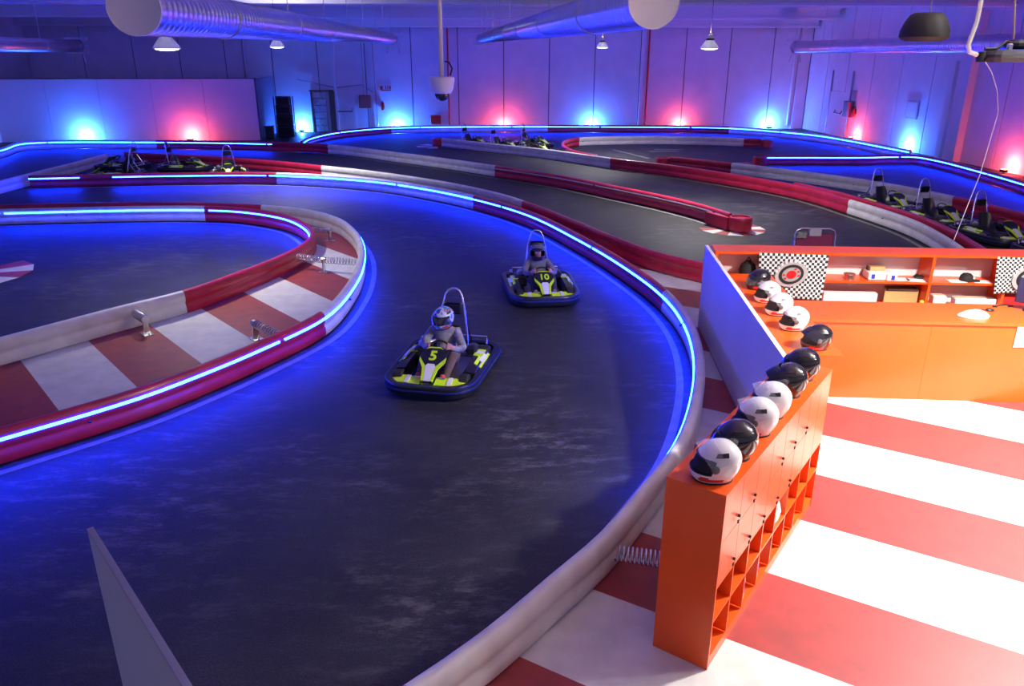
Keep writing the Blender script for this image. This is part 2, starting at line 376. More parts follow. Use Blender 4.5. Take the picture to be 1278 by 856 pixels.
MB().sweep([(-.05, .03), (.05, .03), (.05, .34), (-.05, .34)], [Vector((6.75 - PTS['d'][0][0], 20.0 - PTS['d'][0][1])), Vector((7.06 - PTS['d'][0][0], 19.15 - PTS['d'][0][1]))]).build('end_wrap', RED, bd)

# reception stripes (1 m bands) and island stripes
NB = (0.579, 0.815)
bp = [p for p in PATH['b'] if p.y < 17.6]; cp = [p for p in PATH['c'] if p.x > 3.2]
zone = [(p.x, p.y) for p in bp] + [(-0.8, -2.0), (12, -2.0), (12, 13.4), (6.2, 13.4)] + [(p.x, p.y) for p in reversed(cp)]
for k in range(-3, 22):
    flat_patch('painted_stripe', clip_poly(zone, NB, k, k + 1), REDP if k % 2 else WHITEP)
NI = (0.798, 0.603)
isl = [(p.x, p.y) for p in PATH['a_outer']] + [(p.x, p.y) for p in reversed(PATH['a_inner'])]
for k in range(-9, 14):
    lo = 1.56 + k * 0.99
    flat_patch('painted_stripe', clip_poly(isl, NI, lo, lo + 0.99), WHITEP if k % 2 == 0 else REDP)
# kerb fans painted round the barrier ends
def fan(cx, cy, r0, r1, a0, a1, n):
    for k in range(n):
        t0 = a0 + (a1 - a0) * k / n; t1 = a0 + (a1 - a0) * (k + 1) / n
        flat_patch('kerb_wedge', [(cx + r * math.cos(t), cy + r * math.sin(t)) for r, t in ((r0, t0), (r1, t0), (r1, t1), (r0, t1))], WHITEP if k % 2 else REDP, 0.005)
fan(7.25, 19.35, 0.15, 0.85, math.radians(165), math.radians(400), 9)
fan(-10.2, 16.2, 0.3, 1.35, math.radians(-60), math.radians(60), 5)
fan(-0.65, 39.1, 0.3, 1.1, math.radians(90), math.radians(270), 6)
fan(12.4, 31.0, 0.3, 1.1, math.radians(90), math.radians(270), 6)
for poly in ([(8.5, 33.6), (8.62, 33.65), (7.7, 37.0), (7.58, 36.95)], [(9.2, 36.0), (10.6, 36.0), (10.6, 36.25), (9.2, 36.25)], [(9.6, 36.7), (11.0, 36.6), (11.0, 36.8), (9.6, 36.9)]):
    flat_patch('track_marking', poly, STRIP, 0.004)

# ---------------------------------------------------------------- lamps
def bell_lamp(x, y, z, watts, label, spread=122, mesh_cache={}, group='bell lamps hanging in the hall'):
    r = empty('bell_lamp', (x, y, z), 0, label, 'lamp', group)
    if not mesh_cache:
        mesh_cache['shade'] = MB().lathe([(.245, 0), (.25, .012), (.215, .07), (.12, .19), (.10, .215), (.09, .21), (.11, .185), (.205, .065), (.238, .006)], 28).mesh('shade', mat('lamp_shade', (.70, .70, .70), .4), 40)
        mesh_cache['collar'] = MB().lathe([(.105, .21), (.115, .235), (.105, .262), (.08, .265)], 20).mesh('collar', BLACK, 40)
        mesh_cache['ballast'] = MB().lathe([(.07, .262), (.072, .34), (.05, .37), (.02, .38)], 18).mesh('ballast', mat('lamp_grey', (.45, .45, .46), .4), 40)
        mesh_cache['diffuser'] = MB().lathe([(.0, -.035), (.12, -.028), (.20, -.012), (.225, .006), (.12, .012), (.0, .014)], 24).mesh('diffuser', mat('bulb_glow', (1, 1, 1), .4, emit=(7, 6.8, 6.4)), 40)
    for n in ('shade', 'collar', 'ballast', 'diffuser'):
        o = bpy.data.objects.new(n, mesh_cache[n]); COL.objects.link(o); o.parent = r
    MB().tube([(0, 0, .37), (0, 0, 6.53 - z)], .006, 6).build('cable', BLACK, r)
    L = bpy.data.lights.new('lamp_light', 'AREA'); L.shape = 'DISK'; L.size = 0.42; L.energy = watts; L.color = (1.0, 0.95, 0.88); L.spread = math.radians(spread)
    lo = bpy.data.objects.new('lamp_light', L); COL.objects.link(lo); lo.parent = r; lo.location = (0, 0, -0.045)
    U = bpy.data.lights.new('ceiling_fill', 'AREA'); U.shape = 'DISK'; U.size = 0.2; U.energy = watts * UP; U.color = (1.0, 0.96, 0.92)
    uo = bpy.data.objects.new('ceiling_fill', U); COL.objects.link(uo); uo.parent = r; uo.location = (0, 0, .40); uo.rotation_euler = (PI, 0, 0)
    return r
UP = 0.32                                # share of watts for the added upward fill that brightens the ceiling
bell_lamp(-5.3, 16.0, 4.37, HALL_W * .42, 'nearest white bell lamp hanging in front of the left duct')
bell_lamp(-5.7, 28.0, 4.48, HALL_W * .8, 'smaller white bell lamp beneath the left duct')
bell_lamp(6.4, 34.0, 4.51, HALL_W * .9, 'farthest small bell lamp right of the right duct')
bell_lamp(7.1, 22.0, 4.41, HALL_W, 'white bell lamp hanging towards the right of the hall')
bell_lamp(6.9, 6.1, 4.95, RECEPTION_W * 1.5, 'white bell lamp above the striped reception floor', spread=150, group='bell lamps over the reception')
bell_lamp(9.4, 4.6, 4.95, RECEPTION_W * .55, 'white bell lamp above the right of the reception floor', spread=150, group='bell lamps over the reception')

# wall washers: floor uplighters at the wall foot
def washer(x, y, kind, face, label):
    r = empty('wall_washer', (x, y, 0), 0, label, 'uplighter', 'coloured uplighters at the walls')
    MB().box((0, 0, .10), (.30, .16, .10), face, ch=.02).build('housing', BLACK, r)
    MB().lathe([(.10, 0), (.10, .02), (.025, .03), (.025, .06)], 12).build('stand', BLACK, r)
    col = (1.0, 0.085, 0.085) if kind == 'r' else (0.03, 0.15, 1.0)
    em = mat('lens_red' if kind == 'r' else 'lens_blue', (.1, .1, .1), .3, emit=(18, 3.4, 1.2) if kind == 'r' else (.6, 9, 16))
    MB().box((0, 0, .155), (.24, .10, .015), face).build('lens', em, r)
    L = bpy.data.lights.new('washer_light', 'POINT'); L.energy = WASH_W * (.48 if kind == 'r' else 1.5); L.color = col; L.shadow_soft_size = .06
    lo = bpy.data.objects.new('washer_light', L); COL.objects.link(lo); lo.parent = r; lo.location = (0, 0, .26)
    return r
LAB = {'r': 'red uplighter', 'b': 'blue uplighter'}
for x, y, k, f, wh in ((-3.06, 46.55, 'b', 0, 'right of the exit sign'), (3.14, 46.55, 'r', 0, 'on the back wall below the camera pole'), (8.38, 46.55, 'b', 0, 'left of the narrow wall column'),
                       (13.67, 46.55, 'r', 0, 'right of the narrow wall column'), (19.09, 46.55, 'b', 0, 'nearest the far right corner'), (-8.56, 46.55, 'b', 0, 'between the dark equipment and the doorway'),
                       (20.95, 40.2, 'r', -PI / 2, 'beneath the red wall box'), (20.95, 35.3, 'b', -PI / 2, 'below the grey wall plate'), (20.95, 28.2, 'r', -PI / 2, 'at the right edge beyond the pillar'),
                       (-18.78, 42.1, 'b', 0, 'at the left of the white partition'), (-13.46, 42.1, 'r', 0, 'at the middle of the white partition')):
    washer(x, y, k, f, LAB[k] + ' ' + wh)

# ---------------------------------------------------------------- back-wall furniture
pw = empty('partition_wall', (-16.5, 42.6, 0), 0, 'long white partition of a box room in front of the back wall', 'partition')
for k in range(5):
    MB().box((-5.2 + k * 2.6, 0, 1.53), (2.585, .12, 3.06)).build('wall_panel', PARTI, pw)
MB().box((6.5, 2.1, 1.53), (.12, 4.2, 3.06)).build('side_wall', mat('shaded_side_board', (.10, .10, .16), .7), pw)  # side gets no light; its shade is put into the dark board colour
MB().box((0, 0, 3.075), (13.2, .16, .03)).build('top_rail', DARK, pw)

eq = empty('equipment_rack', (-9.0, 44.4, 0), 0, 'dark rack of stacked equipment boxes beside the partition end', 'rack')
for sx_ in (-.45, .45):
    for sy_ in (-.3, .3): MB().box((sx_, sy_, 1.05), (.05, .05, 2.1)).build('post', BLACK, eq)
for i, (z, w, h) in enumerate(((.30, .84, .58), (.88, .84, .54), (1.42, .80, .50), (1.90, .7, .42))):
    b_ = MB().box((0, 0, z), (w, .55, h), ch=.02).build('equipment_box', DARK, eq)
    MB().box((0, -.285, z), (w * .8, .02, h * .6)).build('grille', RUBBER, b_)
bn = empty('storage_crate', (-9.66, 43.4, 0), 0, 'low dark crate beside the equipment rack', 'crate')
MB().box((0, 0, .3), (.4, .4, .6), ch=.03).build('body', DARK, bn); MB().box((0, 0, .63), (.44, .44, .05)).build('lid', BLACK, bn)

d1 = empty('door_1', (-7.28, YB - .03, 0), 0, 'open doorway with a ribbed metallic leaf and brown jamb', None, None, None, 'structure')
BROWN = mat('brown_frame', (.10, .06, .04), .6)
MB().box((.55, -.06, 1.13), (.32, .12, 2.26)).build('jamb', BROWN, d1); MB().box((-.62, -.05, 1.13), (.07, .1, 2.26)).build('jamb', BROWN, d1); MB().box((-.03, -.05, 2.29), (1.36, .1, .07)).build('lintel', BROWN, d1)
FOIL = mat('foil_grey', (.32, .30, .30), .3, .5, var=.4, scale=5, bump=.6)
for k in range(6): MB().box((-.19, -.03, .2 + k * .37), (.8, .06, .345), ch=.015).build('leaf_panel', FOIL, d1)
d2 = empty('door_2', (-6.02, YB - .01, 0), 0, 'white emergency door with a push bar in the back wall', None, None, None, 'structure')
MB().box((0, -.02, 1.08), (1.15, .04, 2.16)).build('leaf', WALL, d2)
MB().tube([(-.42, -.05, 1.3), (-.42, -.12, 1.15), (.40, -.12, 1.15), (.40, -.05, 1.3)], .03, 8).build('push_bar', BLACK, d2)
d3 = empty('door_3', (XR - .01, 42.6, 0), 0, 'white emergency door with a push bar in the right wall', None, None, None, 'structure')
MB().box((-.02, 0, 1.15), (.04, 2.2, 2.3)).build('leaf', WALL, d3); MB().box((-.03, 1.15, 1.7), (.06, .07, 3.4)).build('jamb', GREYM, d3); MB().box((-.03, -1.15, 1.7), (.06, .07, 3.4)).build('jamb', GREYM, d3)
MB().tube([(-.05, -.5, 1.35), (-.12, -.5, 1.2), (-.12, .25, 1.2), (-.05, .25, 1.35)], .03, 8).build('push_bar', BLACK, d3)

hb = empty('hose_cabinet', (-4.87, YB - .06, 1.33), 0, 'brownish red square fire cabinet on the back wall', 'cabinet')
MB().box((0, -.08, .355), (.68, .18, .71), ch=.015).build('body', mat('cabinet_red', (.30, .07, .06), .5), hb); MB().box((0, -.175, .355), (.56, .02, .58)).build('door', mat('cabinet_door', (.36, .13, .10), .4), hb)
MB().tube([(.26, -.19, .3), (.26, -.2, .42)], .012, 6).build('handle', STEEL, hb)
def extinguisher(x, y, z, rz, label):
    r = empty('fire_extinguisher', (x, y, z), rz, label, 'extinguisher', 'wall extinguishers')
    MB().lathe([(.0, 0), (.075, .01), (.08, .05), (.08, .36), (.06, .42), (.025, .45)], 16, (0, -.12, 0)).build('cylinder', DECAL, r, 40)
    MB().box((0, -.13, .49), (.05, .14, .05)).build('valve', BLACK, r); MB().tube([(0, -.16, .47), (.08, -.2, .42), (.1, -.18, .2), (.09, -.15, .08)], .014, 6).build('hose', BLACK, r)
    MB().box((0, -.02, .25), (.1, .04, .25)).build('bracket', BLACK, r)
extinguisher(-3.88, YB, 1.2, 0, 'small extinguisher hanging below the exit sign')
extinguisher(XR, 40.7, 1.15, -PI / 2, 'small extinguisher hanging beside the red box on the right wall')
sg = empty('exit_sign', (-3.7, YB - .03, 2.4), 0, 'small white emergency sign with red marks on the back wall', 'sign')
MB().box((0, 0, 0), (.72, .03, .30)).build('plate', STICK, sg)
sgm = MB(); sgm.box((-.2, -.02, .03), (.16, .012, .2)); sgm.box((.05, -.02, .04), (.05, .012, .18)); sgm.box((.16, -.02, .04), (.05, .012, .18)); sgm.box((.29, -.02, .04), (.08, .012, .18)); sgm.box((.06, -.02, -.11), (.56, .012, .05)); sgm.build('marks', DECAL, sg)
rb = empty('red_wall_box', (-.85, YB - .06, .42), 0, 'small red box low on the back wall above the barrier', 'box')
MB().box((0, -.12, .25), (.62, .24, .5), ch=.02).build('body', DECAL, rb); MB().box((0, -.25, .25), (.5, .02, .38)).build('door', DECAL, rb)
rw = empty('red_cabinet', (XR - .03, 41.25, 1.1), 0, 'red box hanging beside the door on the right wall', 'box')
MB().box((-.12, 0, .4), (.24, .75, .8), ch=.02).build('body', mat('dark_box', (.10, .03, .06), .4), rw); MB().box((-.25, -.22, .4), (.03, .25, .78)).build('door', DECAL, rw)
tag(MB().box((XR - .03, 41.1, 2.25), (.05, .5, .42)).build('wall_notice', mat('pink_notice', (.40, .25, .30), .6)), 'small square notice above the red box on the right wall', 'sign')
wp = empty('wall_plate', (XR - .03, 35.5, 1.45), 0, 'pale square plate above the blue washer on the right wall', 'panel')
MB().box((0, 0, .4), (.05, .95, .8)).build('plate', mat('plate_grey', (.5, .5, .55), .5), wp); MB().box((-.03, 0, .4), (.02, .8, .65)).build('cover', WALL, wp)
def conduit(pts, label, r=.03, m=None):
    tag(MB().tube(pts, r, 8).build('conduit', m or GREYM), label, 'pipe', 'pipes on the walls')
yw = YB - .08
conduit([(-.06, yw, 0), (-.06, yw, 5.6)], 'thin red pipe running the full height of the back wall', .05, DECAL)
conduit([(-4.9, yw, 2.04), (-4.9, yw, 5.5)], 'grey conduit rising from the fire cabinet')
conduit([(-4.2, yw, 0), (-4.25, yw, 2.9), (-4.3, yw, 5.5)], 'grey conduit rising beside the exit sign')
conduit([(-8.6, yw, 2.9), (-6.5, yw, 2.45), (-5.0, yw, 2.6), (-4.4, yw, 2.2)], 'sagging cable above the doorway', .025)
conduit([(11.55, yw, 0), (11.55, yw, 5.6)], 'thin red pipe beside the narrow wall column', .05, DECAL)
conduit([(-11.4, yw, 3), (-11.4, yw, 5.6)], 'blue grey downpipe above the partition', .07)
conduit([(20.3, yw, .2), (20.3, yw, 5.6)], 'white downpipe in the far right corner', .07, WALL)

# ---------------------------------------------------------------- ducts
def duct(p0, p1, r, label, cap_near=True, bracket=True):
    p0, p1 = Vector(p0), Vector(p1); L = (p1 - p0).length
    root = empty('air_duct', p0, 0, label, 'duct', 'spiral air ducts under the ceiling')
    M = (p1 - p0).to_track_quat('Z', 'Y').to_matrix().to_4x4()
    prof = []; n = int(L / .16)
    for k in range(n):
        z = L * k / n; prof += [(r, z), (r, z + .12), (r + .008, z + .135), (r + .008, z + .15)]
    prof.append((r, L))
    MB().lathe(prof, 28, (0, 0, 0), M).build('duct_body', DUCT, root, smooth=60)
    if cap_near: MB().lathe([(r * .98, -.012), (r + .012, -.02), (r + .012, .02)], 32, (0, 0, 0), M).build('end_cap', mat('cap_white', (.72, .72, .72), .5), root, smooth=40)
    for k in range(1, int(L / 4.5) + 1):
        q = M @ Vector((0, 0, k * 4.5 - 1.5))
        MB().lathe([(r + .012, -.03), (r + .02, -.02), (r + .02, .02), (r + .012, .03)], 28, q, M).build('joint_ring', DUCT, root, smooth=40)
        MB().tube([q + Vector((0, 0, r)), (q.x, q.y, 6.53 - p0.z)], .008, 6).build('hanger', STEEL, root)
    if bracket:
        q = M @ Vector((0, 0, L))
        MB().box(q + Vector((0, .1, -r - .05)), (1.9 * r + .5, .3, .1)).build('outlet', STICK, root); MB().box(q + Vector((0, .1, r + .05)), (1.9 * r + .5, .3, .1)).build('outlet', STICK, root)
        MB().lathe([(r * 1.05, -.05), (r * 1.15, .0), (r * 1.15, .15), (r * .4, .2)], 24, q, M).build('outlet_ring', STEEL, root, smooth=40)
        for sx_ in (-.25, .25): MB().tube([q + Vector((sx_, .1, -r - .1)), q + Vector((sx_ * 1.3, .1, -r - .5))], .02, 6).build('outlet_leg', STEEL, root)
    return root
duct((-2.89, 8.0, 4.69), (-2.93, 44.0, 5.01), .235, 'long spiral duct with white end cap on the left of the camera pole')
duct((1.84, 7.4, 4.73), (1.72, 44.0, 5.02), .22, 'long spiral duct with white end cap on the right of the camera pole')
duct((-19.3, 24.0, 4.62), (-19.1, 44.0, 4.64), .30, 'dark spiral duct at the far left below the ceiling', False)
duct((19.2, 20.0, 4.62), (19.13, 44.0, 4.60), .30, 'spiral duct along the right wall below the ceiling', False)

# CCTV dome on a ceiling pole
cc = empty('dome_camera', (-.09, 9.5, 4.03), 0, 'white dome security camera on a long ceiling pole', 'camera')
MB().tube([(0, 0, 0), (0, 0, 2.56)], .027, 12).build('pole', mat('pole_cream', (.62, .58, .48), .4), cc)
MB().lathe([(.02, .01), (.145, .008), (.15, -.01), (.145, -.06), (.13, -.13), (.105, -.17), (.09, -.175)], 28).build('housing', mat('camera_white', (.74, .73, .70), .4), cc, smooth=40)
MB().lathe([(.088, -.172), (.085, -.20), (.065, -.235), (.03, -.255), (0, -.26)], 24).build('dome', VISDRK, cc, smooth=60)
MB().tube([(.04, 0, .18), (.09, 0, .17), (.125, 0, .1), (.10, 0, .02)], .01, 8).build('cable', BLACK, cc)

sp = empty('hanging_speaker', (4.78, 8.0, 4.42), 0, 'black dome loudspeaker hanging from the ceiling at upper right', 'speaker')
MB().lathe([(.0, .0), (.20, .0), (.235, .03), (.23, .09), (.20, .17), (.16, .235), (.12, .255), (0, .26)], 28).build('shell', mat('speaker_black', (.004, .004, .005), .6), sp, smooth=40)
MB().lathe([(.0, -.012), (.17, -.01), (.19, .004)], 28).build('grille', RUBBER, sp, smooth=40); MB().tube([(.02, 0, .25), (.02, 0, 2.1)], .006, 6).build('cable', GREYM, sp)

pf = empty('hanging_projector', (5.65, 8.0, 4.28), 0, 'grey fixture hung from a bent white pipe at the right edge', 'projector')
MB().tube([(-.30, 0, 2.32), (-.345, 0, .3), (-.385, 0, .10), (-.36, 0, .03), (-.27, 0, .0)], .022, 12).build('pipe', mat('pipe_cream', (.68, .66, .60), .4), pf)
MB().box((.16, 0, -.01), (.66, .34, .12), ch=.045).build('body', mat('fixture_grey', (.035, .035, .045), .7), pf)
MB().lathe([(.0, -.05), (.045, -.045), (.05, .0), (.04, .05), (0, .055)], 14, (-.22, 0, -.02)).build('joint', BLACK, pf, smooth=40)
MB().box((.24, .02, .10), (.36, .22, .09), ch=.03).build('driver_box', BLACK, pf)
MB().tube([(.10, 0, .08), (.02, 0, .13), (-.08, 0, .06), (-.2, 0, .06)], .016, 8).build('cable', BLACK, pf)
MB().tube([(.05, .02, 2.3), (.07, .02, .9), (.03, .02, .5), (.10, .02, .15)], .01, 6).build('cable', mat('cable_tan', (.30, .22, .16), .6), pf)
MB().lathe([(.03, 0), (.03, .05), (.015, .06)], 10, (.03, -.05, .05)).build('knob', CHROME, pf)
CABLE = [(8.17, 11.8, 1.42), (8.17, 11.5, 2.53), (8.13, 11.33, 3.47), (7.73, 10.9, 3.81), (6.9, 9.9, 4.07), (5.69, 8.3, 4.21)]
cb = tag(MB().tube(CABLE, .006, 6).build('hanging_cable', mat('cable_white', (.62, .62, .62), .5)), 'thin white cable hanging from the pipe fixture down to the shelf', 'cable')

# ---------------------------------------------------------------- reception: frame w (right), v (back)
RW = math.atan2(-.148, .989)
rec = Matrix.Rotation(RW, 4, 'Z')
def rpos(w, v, z=0.0): return rec @ Vector((w, v, z))
def rthing(name, w, v, z, label, cat, group=None): return empty(name, rpos(w, v, z), RW, label, cat, group)

pn = rthing('divider_panel', 2.26, 9.765, 0, 'tall white divider panel between the lit curve and the orange counter', 'panel')
MB().box((0, 0, .72), (.05, 5.2, 1.36)).build('board', PARTI, pn)
MB().box((0, 0, .02), (.045, 5.2, .04)).build('plinth', GREYM, pn)
ct = rthing('reception_counter', 2.36, 8.34, 0, 'l-shaped orange reception counter with a wide worktop', 'counter')
# arm along the panel w 0..0.78 , v 0..3.6 ; main run v 1.29..2.06 , w ..5
MB().prism([(-.05, -.02), (.80, -.02), (.80, 1.27), (5.4, 1.27), (5.4, 2.08), (.80, 2.08), (.80, 3.42), (-.05, 3.42)], 1.06, 1.10).build('worktop', ORANGE, ct)
MB().box((.16, .10, .53), (.36, .036, 1.06)).build('end_panel', ORANGE, ct)
MB().box((.34, .69, .53), (.036, 1.16, 1.06)).build('side_panel', ORANGE, ct)
MB().box((.375, -.005, 1.03), (.80, .03, .06)).build('worktop_edge', ORANGE, ct)
for k in range(3): MB().box((.80 + 1.53 * k + .765, 1.31, .53), (1.527, .036, 1.06)).build('front_panel', ORANGE, ct)
MB().box((3.07, 2.04, .53), (4.5, .036, 1.06)).build('back_panel', ORANGE, ct); MB().box((.76, 2.73, .53), (.036, 1.3, 1.06)).build('side_panel', ORANGE, ct); MB().box((5.36, 1.67, .53), (.036, .72, 1.06)).build('end_panel', ORANGE, ct)
tag(MB().box((0, 0, 0), (.42, .006, .32)).build('paper_notice', PAPER, None, None, rpos(5.94, 9.618, .94), RW), 'white paper notice taped on the counter front at the right edge', 'paper')

sh = rthing('shelf_unit', 2.34, 12.41, 0, 'orange framed open shelves with white back panel behind the counter', 'shelf')
LS = 5.6
MB().box((LS / 2, -.22, 1.38), (LS, .46, .04)).build('top', ORANGE, sh)
MB().box((LS / 2, -.22, .935), (LS, .42, .03)).build('shelf_board', ORANGE, sh); MB().box((LS / 2, -.22, .5), (LS, .42, .03)).build('shelf_board', ORANGE, sh); MB().box((LS / 2, -.22, .06), (LS, .42, .03)).build('shelf_board', ORANGE, sh)
MB().box((LS / 2, -.01, .70), (LS, .02, 1.36)).build('back_panel', PARTI, sh)
for w_ in (.02, 1.68, 3.32, 4.45, 5.58): MB().box((w_, -.23, .69), (.04, .44, 1.36)).build('upright', ORANGE, sh)

# things on the shelves
tn = rthing('tin', 4.48, 12.12, .95, 'round grey tin ashtray on the middle shelf', 'tin'); MB().lathe([(.07, 0), (.085, .005), (.085, .085), (.075, .088), (.072, .02), (0, .018)], 22).build('body', STEEL, tn, smooth=40); MB().lathe([(.086, .08), (.09, .085), (.086, .09)], 22).build('rim', CHROME, tn)
bx_ = rthing('white_carton', 4.95, 12.18, .95, 'open white carton with two blue marks on the shelf', 'box')
MB().box((0, .02, .06), (.38, .26, .12), ch=.01).build('body', PAPER, bx_); MB().box((.16, -.1, .055), (.16, .10, .11), ch=.01).build('flap', PAPER, bx_)
MB().box((-.12, -.115, .06), (.05, .008, .07)).build('mark', BLUEP, bx_); MB().box((.17, -.155, .055), (.05, .008, .07)).build('mark', BLUEP, bx_)
wb = rthing('wooden_block', 4.92, 12.24, 1.072, 'brown wooden block lying on the white carton', 'block'); MB().box((0, 0, .03), (.26, .10, .06), ch=.008).build('body', WOOD, wb); MB().box((-.12, 0, .03), (.03, .104, .064)).build('end_band', BROWN, wb)
for i, (w_, v_, rz, lb) in enumerate(((5.28, 12.14, .1, 'sheet of paper beside the white carton'), (5.5, 12.1, -.15, 'sheet of paper under the black glove'), (6.12, 12.1, .05, 'sheet of paper left of the black cap'), (6.5, 12.1, -.1, 'sheet of paper right of the black cap'))):
    p_ = MB().box((0, 0, .002), (.26, .18, .004)).build('paper_sheet', PAPER, None, None, rpos(w_, v_, .951), RW + rz); tag(p_, lb + ' on the middle shelf', 'paper', 'papers on the middle shelf')
gl = rthing('black_glove', 5.56, 12.2, .957, 'crumpled black glove on the paper by the upright', 'glove')
MB().box((0, 0, .03), (.12, .09, .05), ch=.02).build('palm', BLACK, gl)
for k in range(4): MB().tube([(.05, -.035 + k * .023, .03), (.10, -.04 + k * .027, .045), (.14, -.045 + k * .03, .03)], .012, 6).build('finger', BLACK, gl)
MB().tube([(-.02, .05, .03), (.03, .09, .045), (.06, .11, .03)], .013, 6).build('thumb', BLACK, gl)
cp_ = rthing('baseball_cap', 6.28, 12.14, .951, 'black baseball cap with a white mark on the shelf', 'cap')
MB().lathe([(.095, 0), (.10, .03), (.09, .08), (.06, .115), (0, .13)], 20).build('crown', RUBBER, cp_, smooth=50)
MB().prism([(.04, -.08), (.10, -.09), (.18, -.07), (.20, -.02), (.17, .03), (.09, .06)], .005, .018).build('brim', RUBBER, cp_); MB().box((.08, -.06, .06), (.04, .02, .03), -.9).build('mark', STICK, cp_)
bd_ = rthing('board_box', 5.36, 12.2, .515, 'pale brown board standing on the lower shelf', 'board'); MB().box((0, 0, .125), (.52, .03, .25)).build('board', WOOD, bd_); MB().box((0, -.02, .245), (.50, .015, .02)).build('edge', BROWN, bd_); MB().box((0, -.016, .37), (.46, .16, .03)).build('lid', BROWN, bd_).location = (0, .05, -.105)
yl = rthing('yellow_toy', 5.62, 12.02, .515, 'small yellow item at the right end of the brown board', 'toy'); MB().lathe([(0, 0), (.04, .01), (.05, .05), (.03, .09), (.035, .12), (0, .14)], 12).build('body', mat('yellow', (.75, .72, .05), .4), yl, smooth=50); MB().lathe([(0, 0), (.02, .01), (0, .03)], 8, (0, -.045, .05)).build('face', STICK, yl)
for i, (w_, c_, lb, sc) in enumerate(((5.9, PAPER, 'white carton on the lower shelf right of the upright', (.2, .16, .2)), (6.45, PAPER, 'long white carton on the lower shelf near the second flag', (.62, .16, .17)), (7.03, DECAL, 'red box on the lower shelf behind the mouse', (.4, .18, .22)))):
    c0 = rthing('carton', w_, 12.12, .515, lb, 'box'); MB().box((0, 0, sc[2] / 2), sc, ch=.01).build('body', c_, c0); MB().box((0, 0, sc[2] + .004), (sc[0] * .98, .04, .006)).build('tape', WOOD, c0)
wd = rthing('white_folder', 4.55, 12.18, .515, 'wide white box on the lower shelf left of the brown board', 'box'); MB().box((0, 0, .1), (.84, .12, .2), ch=.008).build('body', PAPER, wd); MB().box((0, -.063, .1), (.4, .006, .1)).build('label_strip', STICK, wd)
rt = rthing('red_tool', 6.08, 12.0, .515, 'red handled black tool lying on the lower shelf', 'tool'); MB().tube([(-.08, 0, .02), (0, 0, .08), (.10, -.02, .02)], .02, 8).build('handle', DECAL, rt); MB().tube([(-.12, 0, .015), (-.08, 0, .02)], .03, 8).build('head', BLACK, rt)
bb_ = rthing('black_bag', 2.9, 12.15, .951, 'black bag in the left shelf bay beside the flag', 'bag'); MB().lathe([(0, 0), (.12, .01), (.14, .1), (.11, .2), (.04, .26), (0, .27)], 14).build('body', RUBBER, bb_, smooth=50); MB().tube([(-.06, 0, .22), (0, 0, .32), (.06, 0, .22)], .01, 6).build('strap', BLACK, bb_)

# flags
def flag(w, label, W_=1.06, H_=.74, emblem=True):
    r = rthing('checkered_flag', w, 11.93, 1.40, label, 'flag', 'checkered flags on the shelf front')
    nx, nz = 26, 18; vs = []; fs = []
    def P(u, t):
        sl = .05 * t
        return (u * W_ * (1 - .06 * t) + sl, -.025 - .018 * math.sin(u * 9 + t * 2) * t - .01 * t, -t * H_ * (1 - .04 * math.sin(u * PI)) - .02 * u)
    for j in range(nz + 1):
        for i in range(nx + 1): vs.append(P(i / nx, j / nz))
    for j in range(nz):
        for i in range(nx): a = j * (nx + 1) + i; fs.append((a, a + nx + 1, a + nx + 2, a + 1))
    me = bpy.data.meshes.new('cloth'); me.from_pydata(vs, [], fs); me.materials.append(CHECKER)
    uv = me.uv_layers.new(name='UVMap')
    for l in me.loops: v = l.vertex_index; uv.data[l.index].uv = ((v % (nx + 1)) / nx, 1 - (v // (nx + 1)) / nz)
    me.shade_smooth(); o = bpy.data.objects.new('cloth', me); COL.objects.link(o); o.parent = r
    md = o.modifiers.new('thick', 'SOLIDIFY'); md.thickness = .004
    if emblem:
        Me = Matrix.Translation((.52, -.062, -.33)) @ Matrix.Rotation(PI / 2, 4, 'X') @ Matrix.Rotation(.25, 4, 'Z')
        def disc(rx, ry, d, n=28, cx=0, cy=0): return [(cx + rx * math.cos(2 * PI * k / n), cy + ry * math.sin(2 * PI * k / n)) for k in range(n)]
        MB().prism(disc(.25, .20, 0), -.012, -.008, Me).build('emblem_patch', mat('emblem_grey', (.45, .42, .42), .8), r)
        MB().prism(disc(.19, .155, 0), -.008, .0, Me).build('emblem_tyre', RUBBER, r)
        MB().prism(disc(.145, .112, 0), .0, .004, Me).build('emblem_rim', mat('emblem_silver', (.35, .35, .35), .5), r)
        MB().prism(disc(.075, .065, 0), .004, .010, Me).build('emblem_hub', DECAL, r)
        for a in (-.5, .25, .9, 2.9, 3.6): MB().prism(disc(.022, .016, 0, 10, .115 * math.cos(a), .09 * math.sin(a)), .004, .009, Me).build('emblem_spot', DECAL, r)
        for k in range(7):                       # the arc of pale lettering is too blurred to read
            a = PI * (.28 + .56 * k / 6); MB().prism([(x * 1, y) for x, y in disc(.022, .030, 0, 6, .24 * math.cos(a), .215 * math.sin(a))], -.006, -.002, Me).build('emblem_letter', STICK, r)
    return r
flag(2.99, 'checkered flag with a tyre emblem hanging from the left of the shelves')
flag(6.55, 'checkered flag hanging from the shelves at the right edge', .95, .58)

